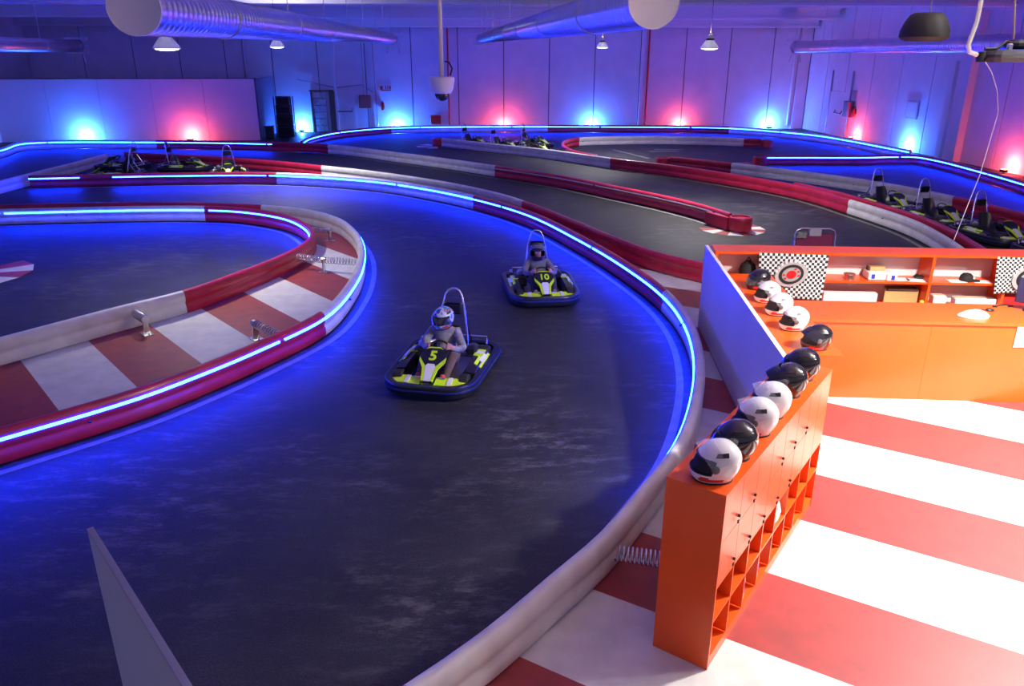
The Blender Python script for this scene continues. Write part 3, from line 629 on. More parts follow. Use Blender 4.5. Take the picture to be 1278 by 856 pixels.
# things on the counter
cl = rthing('white_cloth_cap', 5.3, 9.88, 1.10, 'crumpled white cloth lying on the counter top', 'cloth')
m = MB(); m.lathe([(.17, .0), (.175, .012), (.14, .04), (.08, .058), (0, .062)], 18); m.v = [(x * 1.15, y * .75 + .012 * math.sin(9 * x), z * (1 + .35 * math.sin(14 * x + 9 * y))) for x, y, z in m.v]; m.build('cloth', PAPER, cl, smooth=60)
ms = rthing('computer_mouse', 5.62, 10.12, 1.10, 'black computer mouse on the counter beside the monitor', 'mouse'); m = MB().lathe([(.034, 0), (.036, .012), (.028, .028), (0, .036)], 16); m.v = [(x * 1.6, y, z) for x, y, z in m.v]; m.build('body', BLACK, ms, smooth=50); MB().tube([(-.05, 0, .01), (-.08, .04, .006), (-.06, .08, .006)], .004, 5).build('cord', BLACK, ms)
mo = rthing('monitor', 6.05, 10.12, 1.10, 'dark blue monitor standing on the counter at the right edge', 'monitor')
MB().box((.12, 0, .27), (.46, .03, .34), -.5, ch=.01).build('screen', mat('screen_blue', (.01, .015, .06), .3), mo); MB().box((.12, .03, .08), (.05, .04, .16)).build('stand', BLACK, mo); MB().lathe([(.11, 0), (.11, .012), (.03, .02)], 18, (.12, .03, 0)).build('base', BLACK, mo)
kb = rthing('cable_coil', 5.95, 10.3, 1.10, 'loose black cable on the counter by the monitor', 'cable'); MB().tube([(.0, 0, .01), (.08, .04, .01), (.02, .09, .01), (-.10, .05, .01), (-.16, .0, .01)], .008, 6).build('cord', BLACK, kb); MB().box((-.18, -.01, .012), (.05, .03, .02)).build('plug', BLACK, kb)

# chair behind the shelves
chx = Vector((7.25, 14.6, 0))
chr_ = empty('metal_chair', chx, -.15, 'tubular metal chair with maroon seat behind the shelves', 'chair')
for s in (-1, 1):
    MB().tube([(s * .40, -.25, 0), (s * .40, -.22, .45), (s * .40, .05, .47)], .016, 8).build('leg', CHROME, chr_); MB().tube([(s * .40, .30, 0), (s * .40, .12, .45)], .016, 8).build('leg', CHROME, chr_)
MB().tube([(-.40, .12, .45), (-.40, -.02 + .2, .86), (-.36, .19, .95), (-.28, .2, .985), (.28, .2, .985), (.36, .19, .95), (.40, .18, .86), (.40, .12, .45)], .022, 10).build('back_frame', CHROME, chr_)
MB().box((0, -.05, .46), (.74, .46, .06), ch=.02).build('seat', FABRIC, chr_); MB().box((0, .19, .76), (.74, .04, .26), ch=.015).build('backrest', FABRIC, chr_)
MB().box((-.01, .18, .92), (.24, .07, .16), ch=.01).build('sticker', mat('grey_paper', (.32, .31, .32), .7), chr_)
MB().box((-.27, .165, .86), (.2, .03, .14), ch=.012).build('patterned_cloth', mat('mottled', (.35, .32, .30), .8, dirt=(.02, .02, .02), scale=40), chr_)

# ---------------------------------------------------------------- locker
LU = math.atan2(.768, .64)
lk = empty('locker_cabinet', (1.79, 4.37, 0), LU, 'long orange helmet locker with keyed doors above open cubbies', 'locker')
# local: x along length, y negative = front (right-hand) ; cabinet occupies y 0..0.44
LL, LD, LH, CW = 2.74, .44, 1.5, .3375
for x_ in (.01, LL - .01): MB().box((x_, LD / 2, LH / 2), (.02, LD, LH)).build('side_panel', ORANGE, lk)
MB().box((LL / 2, LD / 2, LH - .011), (LL - .04, LD, .022)).build('top', ORANGE, lk); MB().box((LL / 2, LD / 2, .05), (LL - .04, LD - .01, .10)).build('plinth', ORANGE, lk); MB().box((LL / 2, LD - .008, .79), (LL - .04, .016, 1.38)).build('back', ORANGE, lk)
MB().box((LL / 2, LD / 2 - .01, .435), (LL - .04, LD - .02, .02)).build('shelf_board', ORANGE, lk); MB().box((LL / 2, LD / 2 - .01, .735), (LL - .04, LD - .02, .02)).build('shelf_board', ORANGE, lk)
for k in range(1, 8):
    MB().box((.02 + k * CW, LD / 2 - .01, .27), (.02, LD - .02, .31)).build('divider', ORANGE, lk); MB().box((.02 + k * CW, LD / 2 - .01, .585), (.02, LD - .02, .28)).build('divider', ORANGE, lk)
keyed = {(0, 1), (1, 1), (3, 1), (4, 1), (5, 1), (0, 0), (1, 0), (2, 0), (3, 0), (4, 0)}
for row in (0, 1):
    for k in range(8):
        d_ = MB().box((.02 + (k + .5) * CW, .009, .745 + (row + .5) * .3675), (CW - .004, .018, .3635), ch=.002).build('door', ORANGE, lk)
        if (k, row) in keyed:
            cx, cz = .02 + (k + 1) * CW - .09, .745 + row * .3675 + .10
            MB().tube([(cx, .0, cz), (cx, -.014, cz)], .013, 10).build('lock', STEEL, d_); MB().tube([(cx, -.012, cz), (cx, -.032, cz)], .012, 8).build('key', BLACK, d_); MB().box((cx, -.02, cz - .05), (.024, .012, .028), ch=.004).build('key_tag', BLACK, d_)
def lpos(x, y, z): return Matrix.Translation((1.79, 4.37, 0)) @ Matrix.Rotation(LU, 4, 'Z') @ Vector((x, y, z))
def lthing(name, x, y, z, label, cat, group=None): return empty(name, lpos(x, y, z), LU, label, cat, group)
for i, (x_, z_, lb) in enumerate(((.13, .446, 'dark bottle in the nearest upper cubby'), (.44, .446, 'dark bottle in the second upper cubby'))):
    b0 = lthing('small_bottle', x_, .1, z_, lb, 'bottle', 'bottles in the cubbies'); MB().lathe([(.03, 0), (.032, .1), (.014, .14), (.014, .16)], 12).build('body', mat('dark_glass', (.02, .03, .06), .15), b0, smooth=40); MB().lathe([(.017, .155), (.017, .185)], 10).build('cap', STICK, b0)
pb = lthing('paper_bag', 1.55, .10, .746 - .3, 'crumpled white bag in a middle upper cubby', 'bag'); m = MB().lathe([(0, 0), (.10, .005), (.12, .1), (.09, .2), (.03, .26), (0, .265)], 9); m.v = [(x * (1 + .15 * math.sin(17 * z)), y * .8, z) for x, y, z in m.v]; m.build('body', PAPER, pb); MB().box((0, -.03, .235), (.05, .02, .04)).build('fold', PAPER, pb)
for x_, lb in ((1.12, 'white card standing in the third lower cubby'), (.78, 'white card standing in the second lower cubby')):
    c1 = lthing('white_card', x_ + .03, .08, .10, lb, 'card', 'cards in the cubbies'); MB().box((0, 0, .1), (.03, .10, .2)).build('card', PAPER, c1); MB().box((0, -.052, .12), (.012, .004, .1)).build('print', BLUEP, c1)

# ---------------------------------------------------------------- helmets
HT = [(0, .098, .135, -.100), (.03, .112, .160, -.115), (.055, .119, .164, -.130), (.075, .123, .162, -.139), (.105, .127, .152, -.147), (.135, .128, .142, -.150), (.165, .124, .125, -.147), (.19, .115, .102, -.138), (.215, .098, .075, -.118), (.238, .072, .042, -.088), (.251, .040, .010, -.055), (.256, .004, -.018, -.026)]
def hsurf(az, z, k=1.0):
    for a, b in zip(HT[:-1], HT[1:]):
        if z <= b[0] + 1e-9: break
    t = (z - a[0]) / (b[0] - a[0]); wx, yf, yb = [a[i] + (b[i] - a[i]) * t for i in (1, 2, 3)]
    yc, hl = (yf + yb) / 2, (yf - yb) / 2; s, c = math.sin(az), math.cos(az); e = 2 / 2.25
    x = math.copysign(abs(s) ** e, s) * wx; y = yc + math.copysign(abs(c) ** e, c) * hl
    return Vector((x * k, yc + (y - yc) * k, .12 + (z - .12) * k))
def hpatch(az0, az1, z0, z1, k0, k1, na=10, nz=4, M=None, shear=0.0):
    m = MB(); vs = []
    for kk in (k0, k1):
        for j in range(nz + 1):
            for i in range(na + 1):
                z = z0 + (z1 - z0) * j / nz + shear * i / na; p = hsurf(az0 + (az1 - az0) * i / na, z, kk); vs.append(M @ p if M else p)
    n = na + 1; o = n * (nz + 1); fs = []
    for j in range(nz):
        for i in range(na):
            a = j * n + i; fs += [(a, a + 1, a + n + 1, a + n), (o + a, o + a + n, o + a + n + 1, o + a + 1)]
    edge = [i for i in range(n)] + [j * n + na for j in range(1, nz + 1)] + [nz * n + i for i in range(na - 1, -1, -1)] + [j * n for j in range(nz - 1, 0, -1)]
    for a, b in zip(edge, edge[1:] + edge[:1]): fs.append((a, b, b + o, a + o))
    return m.add(vs, fs)
PA = math.radians(74)
def shell_mesh():
    n = 36; m = MB(); zs = [h[0] for h in HT]
    for z in zs:
        for i in range(n): m.v.append(tuple(hsurf(2 * PI * (i + .5) / n - PI, z)))
    for j in range(len(zs) - 1):
        for i in range(n):
            az = 2 * PI * (i + 1) / n - PI
            if .07 < (zs[j] + zs[j + 1]) / 2 < .165 and abs(az) < PA: continue
            m.f.append((j * n + i, j * n + (i + 1) % n, (j + 1) * n + (i + 1) % n, (j + 1) * n + i)); m.mi.append(0)
    m.f.append(tuple((len(zs) - 1) * n + i for i in range(n))); m.mi.append(0)
    return m
HM = {}
def helmet_meshes():
    HM['shell'] = lambda c: shell_mesh().mesh('shell', c, 60)
    HM['liner'] = hpatch(-PA * 1.12, PA * 1.12, .062, .178, .90, .93, 14, 5).mesh('liner', LINER, 60)
    HM['rim'] = MB().tube([hsurf(a, z, .995) for a, z in [(math.radians(d), .073) for d in range(-74, 75, 8)] + [(PA, .12)] + [(math.radians(d), .167) for d in range(74, -75, -8)] + [(-PA, .12)]], .006, 6, True).mesh('rim', BLACK, 60)
    HM['edge'] = MB().tube([hsurf(2 * PI * k / 28, .002, .985) for k in range(28)], .010, 6, True).mesh('edge', RUBBER, 60)
    HM['underside'] = MB().prism([tuple(hsurf(-2 * PI * k / 24, .0, .95).xy) for k in range(24)][::-1], .004, .01).mesh('underside', LINER)
helmet_meshes()
SHELL = {}
def helmet(loc, rz, colour, visor, label, cat='helmet', group='helmets set out on the counter and locker', parent=None, scale=1.0, liner=True, tilt=0.0):
    cm = {'white': HWHITE, 'black': HBLACK}.get(colour, colour); key = cm.name
    if key not in SHELL: SHELL[key] = HM['shell'](cm)
    r = empty('helmet', loc, rz, label if not parent else None, cat if not parent else None, group if not parent else None, parent)
    r.scale = (scale,) * 3; r.rotation_euler = (tilt, 0, rz)
    def part(n, me): o = bpy.data.objects.new(n, me); COL.objects.link(o); o.parent = r; return o
    part('shell', SHELL[key])
    for n in (('liner', 'rim', 'edge', 'underside') if liner else ('rim', 'edge')): part(n, HM[n])
    k = 'vis_' + visor
    if k not in HM:
        ang = {'closed': 0.0, 'half': .55, 'open': .95, 'clear': .95}[visor]
        M = Matrix.Translation((0, .0, .115)) @ Matrix.Rotation(ang, 4, 'X') @ Matrix.Translation((0, 0, -.115))
        HM[k] = hpatch(-PA * 1.12, PA * 1.12, .071, .170, 1.035, 1.05, 18, 4, M).mesh('visor', VISCLR if visor == 'clear' else VISDRK, 60)
    part('visor', HM[k])
    if 'pivot' not in HM:
        for s in (-1, 1):
            HM['pivot' + str(s)] = MB().lathe([(.026, .0), (.026, .008), (.018, .013)], 14, hsurf(s * 1.36, .118, 1.0), Matrix.Rotation(s * PI / 2, 4, 'Y')).mesh('pivot', mat('pivot_grey', (.10, .10, .11), .4), 40)
            HM['vent' + str(s)] = hpatch(s * 1.15, s * 1.75, .188, .212, .995, 1.016, 8, 2, None, .006).mesh('vent', BLACK, 60)
            HM['decal' + str(s)] = hpatch(s * .75, s * 1.85, .022, .042, .995, 1.008, 12, 2).mesh('decal', DECAL, 60)
            HM['decalb' + str(s)] = hpatch(s * .85, s * 1.25, .044, .054, .995, 1.008, 8, 2).mesh('decal', DECAL, 60)
        HM['pivot'] = 1
    for s in ('-1', '1'): part('pivot', HM['pivot' + s]); part('vent', HM['vent' + s]); part('decal', HM['decal' + s]); part('decal', HM['decalb' + s])
    return r
# helmet front is +y; on the locker they look away from its front (towards the track)
for x_, y_, c_, v_, da, lb in ((.20, .16, 'white', 'clear', .6, 'white helmet with clear raised visor at the near end of the locker'), (.58, .17, 'black', 'closed', .35, 'glossy black helmet between two white ones on the locker'),
                           (1.05, .17, 'white', 'clear', .5, 'white helmet on the locker just beyond the near black one'), (1.42, .18, 'white', 'clear', .5, 'white helmet on the locker just before the two far black ones'),
                           (1.92, .19, 'black', 'half', .35, 'black helmet on the locker next to the white ones'), (2.36, .20, 'black', 'closed', .2, 'black helmet at the far end of the locker')):
    helmet(lpos(x_, y_, 1.5), LU + da, c_, v_, lb, scale=1.12)
for w_, v_, c_, vi, da, lb in ((2.84, 9.22, 'white', 'clear', .15, 'nearest white helmet in the row on the counter arm'), (2.80, 9.80, 'white', 'clear', .15, 'middle white helmet in the row on the counter arm'), (2.78, 10.35, 'white', 'clear', .15, 'farthest white helmet on the counter arm beside the black one'),
                           (2.80, 10.98, 'black', 'closed', .3, 'black helmet at the far end of the counter arm before the flag'), (2.92, 8.56, 'black', 'half', .15, 'single black helmet with raised visor at the near corner of the counter')):
    helmet(rpos(w_, v_, 1.10), RW + PI / 2 + da, c_, vi, lb, scale=1.12)

# ---------------------------------------------------------------- near panel at the lower left
pn2 = empty('divider_panel', (-1.89, 3.755, 0), math.atan2(-1.4, 1.04), 'white upright panel with grey top edge in the lower left corner', 'panel')
MB().box((.35, 0, .70), (2.45, .035, 1.40)).build('board', PARTI, pn2); MB().box((.35, 0, 1.405), (2.45, .04, .01)).build('edge_trim', GREYM, pn2)

# ---------------------------------------------------------------- impact springs
def spring(p0, p1, label, post=True, r=.065, turns=11, foot=None):
    p0, p1 = Vector(p0), Vector(p1); root = empty('buffer_spring', (p0.x, p0.y, 0), 0, label, 'spring', 'steel buffer springs behind the barriers')
    b = Vector((p0.x, p0.y, 0)); d = p1 - p0; L = d.length; t = d.normalized(); x = t.cross(Vector((0, 0, 1))).normalized(); y = t.cross(x)
    pts = [p0 - b + t * (L * k / (turns * 10)) + (x * math.cos(2 * PI * k / 10) + y * math.sin(2 * PI * k / 10)) * r for k in range(turns * 10 + 1)]
    MB().tube(pts, .0085, 6).build('coil', STEEL, root, smooth=60)
    if post:
        MB().box((0, 0, .012), (.22, .16, .02), math.atan2(t.y, t.x)).build('foot_plate', STEEL, root)
        MB().prism([(-.06, .02), (.06, .02), (.025, .30), (-.025, .30)], -.012, .012, Matrix.Translation((0, 0, 0)) @ Matrix.Rotation(math.atan2(t.y, t.x) + PI / 2, 4, 'Z') @ Matrix.Rotation(PI / 2, 4, 'X')).build('post', STEEL, root)
        MB().tube([p0 - b - t * .03 , p0 - b + t * .03], .06, 16).build('socket', STEEL, root)
        for sx_ in (-.08, .08): MB().lathe([(.014, .0), (.014, .016)], 8, (sx_ * t.x, sx_ * t.y, .022)).build('bolt', GREYM, root)
    return root
spring((-5.02, 12.2, .27), (-5.28, 12.52, .27), 'spring on a steel post near the left end of the white inner barrier', turns=8)
spring((-3.2, 11.85, .27), (-2.7, 11.25, .27), 'spring on a steel post pressing the purple lit barrier')
spring((-2.72, 15.84, .27), (-2.02, 15.6, .27), 'spring pressing the white outer curve of the island')
spring((-2.76, 15.86, .27), (-3.30, 16.15, .27), 'spring pressing the red inner curve of the island', post=False)
spring((-3.0, 18.7, .27), (-3.5, 18.95, .27), 'small dark spring at the back of the island')
spring((1.33, 5.52, .24), (1.80, 5.36, .24), 'horizontal spring between the near white barrier and the locker', post=False, r=.07, turns=13)

# ---------------------------------------------------------------- karts  (local: x right, y forward, z up)
def rring(hx, y0, y1, rf, rr, n=7):
    pts = []
    for cx, cy, a0, r in ((hx - rf, y1 - rf, 0, rf), (-hx + rf, y1 - rf, 90, rf), (-hx + rr, y0 + rr, 180, rr), (hx - rr, y0 + rr, 270, rr)):
        for k in range(n + 1):
            a = math.radians(a0 + 90 * k / n); pts.append(Vector((cx + r * math.cos(a), cy + r * math.sin(a))))
    return [Vector((p.x * (1 - .10 * max(0, p.y) / .9), p.y)) for p in pts]
KART = {}
def P_(name, m, mats, smooth=None, parent=None): KART.setdefault('_order', []).append((name, m.mesh(name, mats, smooth), parent))
def kart_meshes():
    bump = [(-.055, .05), (.035, .05), (.055, .08), (.050, .13), (.058, .15), (.050, .165), (.056, .185), (.042, .212), (-.02, .22), (-.05, .20)]
    P_('bumper_ring', MB().sweep([(-o, z) for o, z in bump], rring(.64, -.90, .90, .34, .26), True), mat('bumper_black', (.012, .013, .02), .28), 50)
    P_('bumper_band', MB().sweep([(-.066, .135), (-.052, .135), (-.052, .155), (-.066, .155)], rring(.64, -.90, .90, .34, .26), True), mat('bumper_blue', (.02, .03, .16), .3), None, 'bumper_ring')
    P_('floor_tray', MB().prism([(-.30, -.55), (.30, -.55), (.34, .2), (.26, .80), (-.26, .80), (-.34, .2)], .05, .07), GREYM)
    for s in (-1, 1):
        P_('chassis_rail', MB().tube([(s * .30, -.85, .10), (s * .33, -.3, .09), (s * .33, .3, .09), (s * .22, .82, .10)], .016, 8), BLACK)
    P_('rear_axle', MB().tube([(-.46, -.52, .14), (.46, -.52, .14)], .02, 10), STEEL)
    for sx_, yy, r, w in ((-1, -.52, .14, .20), (1, -.52, .14, .20), (-1, .54, .13, .125), (1, .54, .13, .125)):
        M = Matrix.Rotation(PI / 2, 4, 'Y'); c = (sx_ * .46, yy, r)
        P_('tyre', MB().lathe([(r * .5, -w / 2), (r * .88, -w / 2), (r, -w * .36), (r, w * .36), (r * .88, w / 2), (r * .5, w / 2)], 22, c, M), RUBBER, 40)
        P_('wheel_rim', MB().lathe([(.0, -w * .40), (r * .5, -w * .46), (r * .52, w * .46), (.0, w * .40)], 18, c, M), GREYM, 40)
    # seat
    sec = [(.10, .10, .16, .04), (0.0, .075, .19, .07), (-.18, .075, .20, .13), (-.32, .13, .205, .17), (-.40, .28, .20, .16), (-.45, .45, .185, .12), (-.48, .58, .15, .06)]
    m = MB(); na = 10; vs = []
    for y, z, hw, side in sec:
        for i in range(na + 1):
            u = -1 + 2 * i / na; lift = side * abs(u) ** 3
            vs.append((u * hw, y + (lift if z > .12 else 0) * .55, z + (lift if z <= .14 else lift * .25)))
    fs = [(j * (na + 1) + i, j * (na + 1) + i + 1, (j + 1) * (na + 1) + i + 1, (j + 1) * (na + 1) + i) for j in range(len(sec) - 1) for i in range(na)]
    m.add(vs, fs); me = m.mesh('seat', BLACK); bm = bmesh.new(); bm.from_mesh(me); bmesh.ops.solidify(bm, geom=bm.faces[:], thickness=.018); bm.to_mesh(me); bm.free(); me.shade_smooth(); me.set_sharp_from_angle(angle=.9)
    KART['_order'].append(('seat', me, None))
    # roll hoop and headrest
    P_('roll_hoop', MB().tube([(-.24, -.50, .16), (-.215, -.56, .45), (-.17, -.62, .78), (-.125, -.655, .98), (-.085, -.668, 1.05), (-.03, -.675, 1.08), (.03, -.675, 1.08), (.085, -.668, 1.05), (.125, -.655, .98), (.17, -.62, .78), (.215, -.56, .45), (.24, -.50, .16)], .017, 10), CHROME, 60)
    P_('hoop_stay', MB().tube([(-.2, -.585, .6), (-.22, -.82, .2)], .012, 8), CHROME); P_('hoop_stay', MB().tube([(.2, -.585, .6), (.22, -.82, .2)], .012, 8), CHROME)
    P_('headrest', MB().box((0, -.60, .80), (.27, .06, .17), M=Matrix.Rotation(-.18, 4, 'X'), ch=.025), BLACK, 40)
    P_('harness_bar', MB().tube([(-.155, -.635, .86), (.155, -.635, .86)], .012, 8), STEEL)
    # side pods
    for s in (-1, 1):
        prof = [(.40, .07), (.60, .07), (.615, .16), (.56, .255), (.42, .27), (.39, .2)]
        vs = []
        for y, k, dz in ((-.42, .92, -.02), (-.38, 1, 0), (.16, 1, 0), (.30, .97, -.03), (.38, .90, -.07)):
            for x, z in prof: vs.append((s * (.5 + (x - .5) * k), y, .07 + (z - .07) * (1 + dz * 3)))
        n = len(prof); fs = [(j * n + i, j * n + (i + 1) % n, (j + 1) * n + (i + 1) % n, (j + 1) * n + i) for j in range(4) for i in range(n)] + [tuple(range(n)), tuple(range(4 * n, 5 * n))]
        P_('side_pod', MB().add(vs, fs), BLACK, 30)
        def sk(y0, y1, x0, x1, z0, z1): return MB().add([(s * x0, y0, z0), (s * x1, y0, z1), (s * x1, y1, z1), (s * x0, y1, z0), (s * x0, y0, z0 - .012), (s * x1, y0, z1 - .012), (s * x1, y1, z1 - .012), (s * x0, y1, z0 - .012)], [(0, 1, 2, 3), (7, 6, 5, 4), (0, 4, 5, 1), (1, 5, 6, 2), (2, 6, 7, 3), (3, 7, 4, 0)])
        P_('pod_stripe', sk(-.36, .18, .50, .622, .285, .205), GREEN); P_('pod_sticker', sk(-.26, .02, .53, .585, .276, .240), STICK)
        P_('pod_cap', sk(-.37, -.12, .415, .545, .285, .276), GREEN); P_('pod_cap_sticker', sk(-.30, -.20, .42, .54, .290, .281), STICK)
    # front nose wings and kerb
    for s in (-1, 1):
        P_('nose_wing', MB().add([(s * .10, .655, .225), (s * .48, .56, .205), (s * .52, .66, .185), (s * .42, .77, .185), (s * .10, .82, .19), (s * .10, .655, .10), (s * .48, .56, .10), (s * .52, .66, .10), (s * .42, .77, .10), (s * .10, .82, .10)],
            [(0, 1, 2, 3, 4), (9, 8, 7, 6, 5), (0, 5, 6, 1), (1, 6, 7, 2), (2, 7, 8, 3), (3, 8, 9, 4), (4, 9, 5, 0)]), GREEN, 20)
        P_('wing_sticker', MB().add([(s * .26, .615, .226), (s * .32, .60, .223), (s * .33, .78, .196), (s * .27, .79, .196), (s * .26, .615, .2), (s * .32, .60, .2), (s * .33, .78, .17), (s * .27, .79, .17)], [(0, 1, 2, 3), (7, 6, 5, 4), (0, 4, 5, 1), (1, 5, 6, 2), (2, 6, 7, 3), (3, 7, 4, 0)]), STICK)
    # number fairing: plane from (y .30,z .50) down to (y .80, z .22)
    up = Vector((0, -.50, .30)).normalized(); nrm = Vector((0, .30, .50)).normalized(); xa = Vector((1, 0, 0))
    MF = Matrix(((xa.x, up.x, nrm.x, 0), (xa.y, up.y, nrm.y, .80), (xa.z, up.z, nrm.z, .235), (0, 0, 0, 1)))
    KART['MF'] = MF
    P_('number_fairing', MB().prism([(-.07, 0), (.07, 0), (.10, .22), (.17, .34), (.18, .44), (.14, .53), (.07, .57), (-.07, .57), (-.14, .53), (-.18, .44), (-.17, .34), (-.10, .22)], -.05, 0, MF), BLACK, 30)
    for s in (-1, 1): P_('fairing_stripe', MB().prism([(s * .045, .0), (s * .078, .0), (s * .108, .215), (s * .178, .335), (s * .182, .40), (s * .145, .345), (s * .075, .25)], -.03, .006, MF), GREEN)
    P_('fairing_sticker', MB().prism([(-.042, .0), (.042, .0), (.07, .25), (.045, .285), (-.045, .285), (-.07, .25)], -.02, .007, MF), STICK)
    P_('fairing_crest', MB().prism([(-.125, .535), (-.07, .574), (.07, .574), (.125, .535), (.07, .555), (-.07, .555)], -.02, .006, MF), GREEN)
    # steering
    Mw = Matrix.Translation((0, .17, .45)) @ Matrix.Rotation(-.85, 4, 'X')
    P_('steering_wheel', MB().tube([Mw @ Vector((.145 * math.cos(a), .125 * math.sin(a), 0)) for a in [2 * PI * k / 28 for k in range(28)]], .014, 8, True), RUBBER, 60)
    P_('wheel_spoke', MB().tube([Mw @ Vector((-.14, 0, 0)), Mw @ Vector((0, 0, -.02)), Mw @ Vector((.14, 0, 0))], .010, 6), STEEL); P_('steering_column', MB().tube([Mw @ Vector((0, 0, -.02)), (0, .62, .12)], .012, 8), STEEL)
    for s in (-1, 1): P_('pedal', MB().tube([(s * .17, .62, .09), (s * .17, .66, .22), (s * .10, .665, .23), (s * .22, .665, .23)], .01, 6), STEEL)
    P_('fuel_tank', MB().box((0, .22, .15), (.22, .24, .16), ch=.03), mat('tank_grey', (.06, .06, .065), .4), 40)
    # engine on the right, air box
    P_('engine', MB().box((.36, -.28, .22), (.22, .30, .22), ch=.02), DARK, 40); P_('cylinder_head', MB().lathe([(.06, 0), (.075, .01), (.06, .02), (.075, .03), (.06, .04), (.075, .05), (.06, .06), (.05, .09)], 14, (.36, -.25, .33)), GREYM, 30)
    P_('exhaust', MB().tube([(.42, -.40, .2), (.48, -.62, .22), (.30, -.76, .22), (-.1, -.78, .2)], .035, 10), STEEL, 60); P_('air_box', MB().box((-.36, -.30, .30), (.16, .22, .14), ch=.03), BLACK, 40)
    P_('rear_bar', MB().tube([(-.45, -.80, .20), (-.45, -.84, .30), (.45, -.84, .30), (.45, -.80, .20)], .016, 8), STEEL)
    P_('lamp', MB().lathe([(.03, 0), (.03, .03), (.02, .04)], 10, (.50, -.66, .27)), STICK, 40)
kart_meshes()
def kart(loc, heading, label, number=None, group=None):
    rz = math.atan2(heading[1], heading[0]) - PI / 2
    r = empty('racing_kart', loc, rz, label, 'kart', group); made = {}
    for n, me, par in KART['_order']:
        o = bpy.data.objects.new(n, me); COL.objects.link(o); o.parent = made.get(par, r); made.setdefault(n, o)
        if par: pass
    if number:
        me = text_mesh(number, .22 if len(number) == 1 else .19, .004); me.materials.append(GREEN)
        o = bpy.data.objects.new('number', me); COL.objects.link(o); o.parent = made['number_fairing']
        o.matrix_local = KART['MF'] @ Matrix.Translation((0, .415, .006)) @ Matrix.Scale(-1, 4, (1, 0, 0))
    return r
G = 'black and lime racing karts'
kart((-.20, 10.18, 0), (-.27, -.96), 'black and lime kart number 5 driven round the near curve', '5', G)
kart((1.62, 13.98, 0), (.03, -1.0), 'black and lime kart number 10 driven behind kart number 5', '10', G)
for x, y, hx, hy, lb in ((12.75, 21.7, .12, -1, 'parked kart farthest along the row at right'), (12.99, 19.68, .12, -1, 'parked kart second in the row at right'), (13.23, 17.66, .12, -1, 'parked kart third in the row beside the hanging cable'), (13.47, 15.64, .12, -1, 'parked kart at the right edge of the picture'),
                        (1.07, 38.62, .67, -.742, 'parked kart leftmost of the group behind the middle white barrier'), (2.41, 37.13, .67, -.742, 'parked kart in the middle of the group behind the middle white barrier'), (4.0, 38.3, .75, -.6, 'parked kart at the back of the group behind the middle white barrier'), (3.75, 35.65, .67, -.742, 'parked kart nearest the red hooked barrier end'),
                        (-12.9, 31.8, -1, .3, 'parked kart at the back left of the left group'), (-10.3, 31.25, 1, -.2, 'parked kart at the back of the left group'), (-12.2, 29.4, -1, 0, 'parked kart at the front left of the left group'), (-8.2, 29.5, .25, -1, 'parked kart rightmost of the left group')):
    kart((x, y, 0), (hx, hy), lb, None, G)

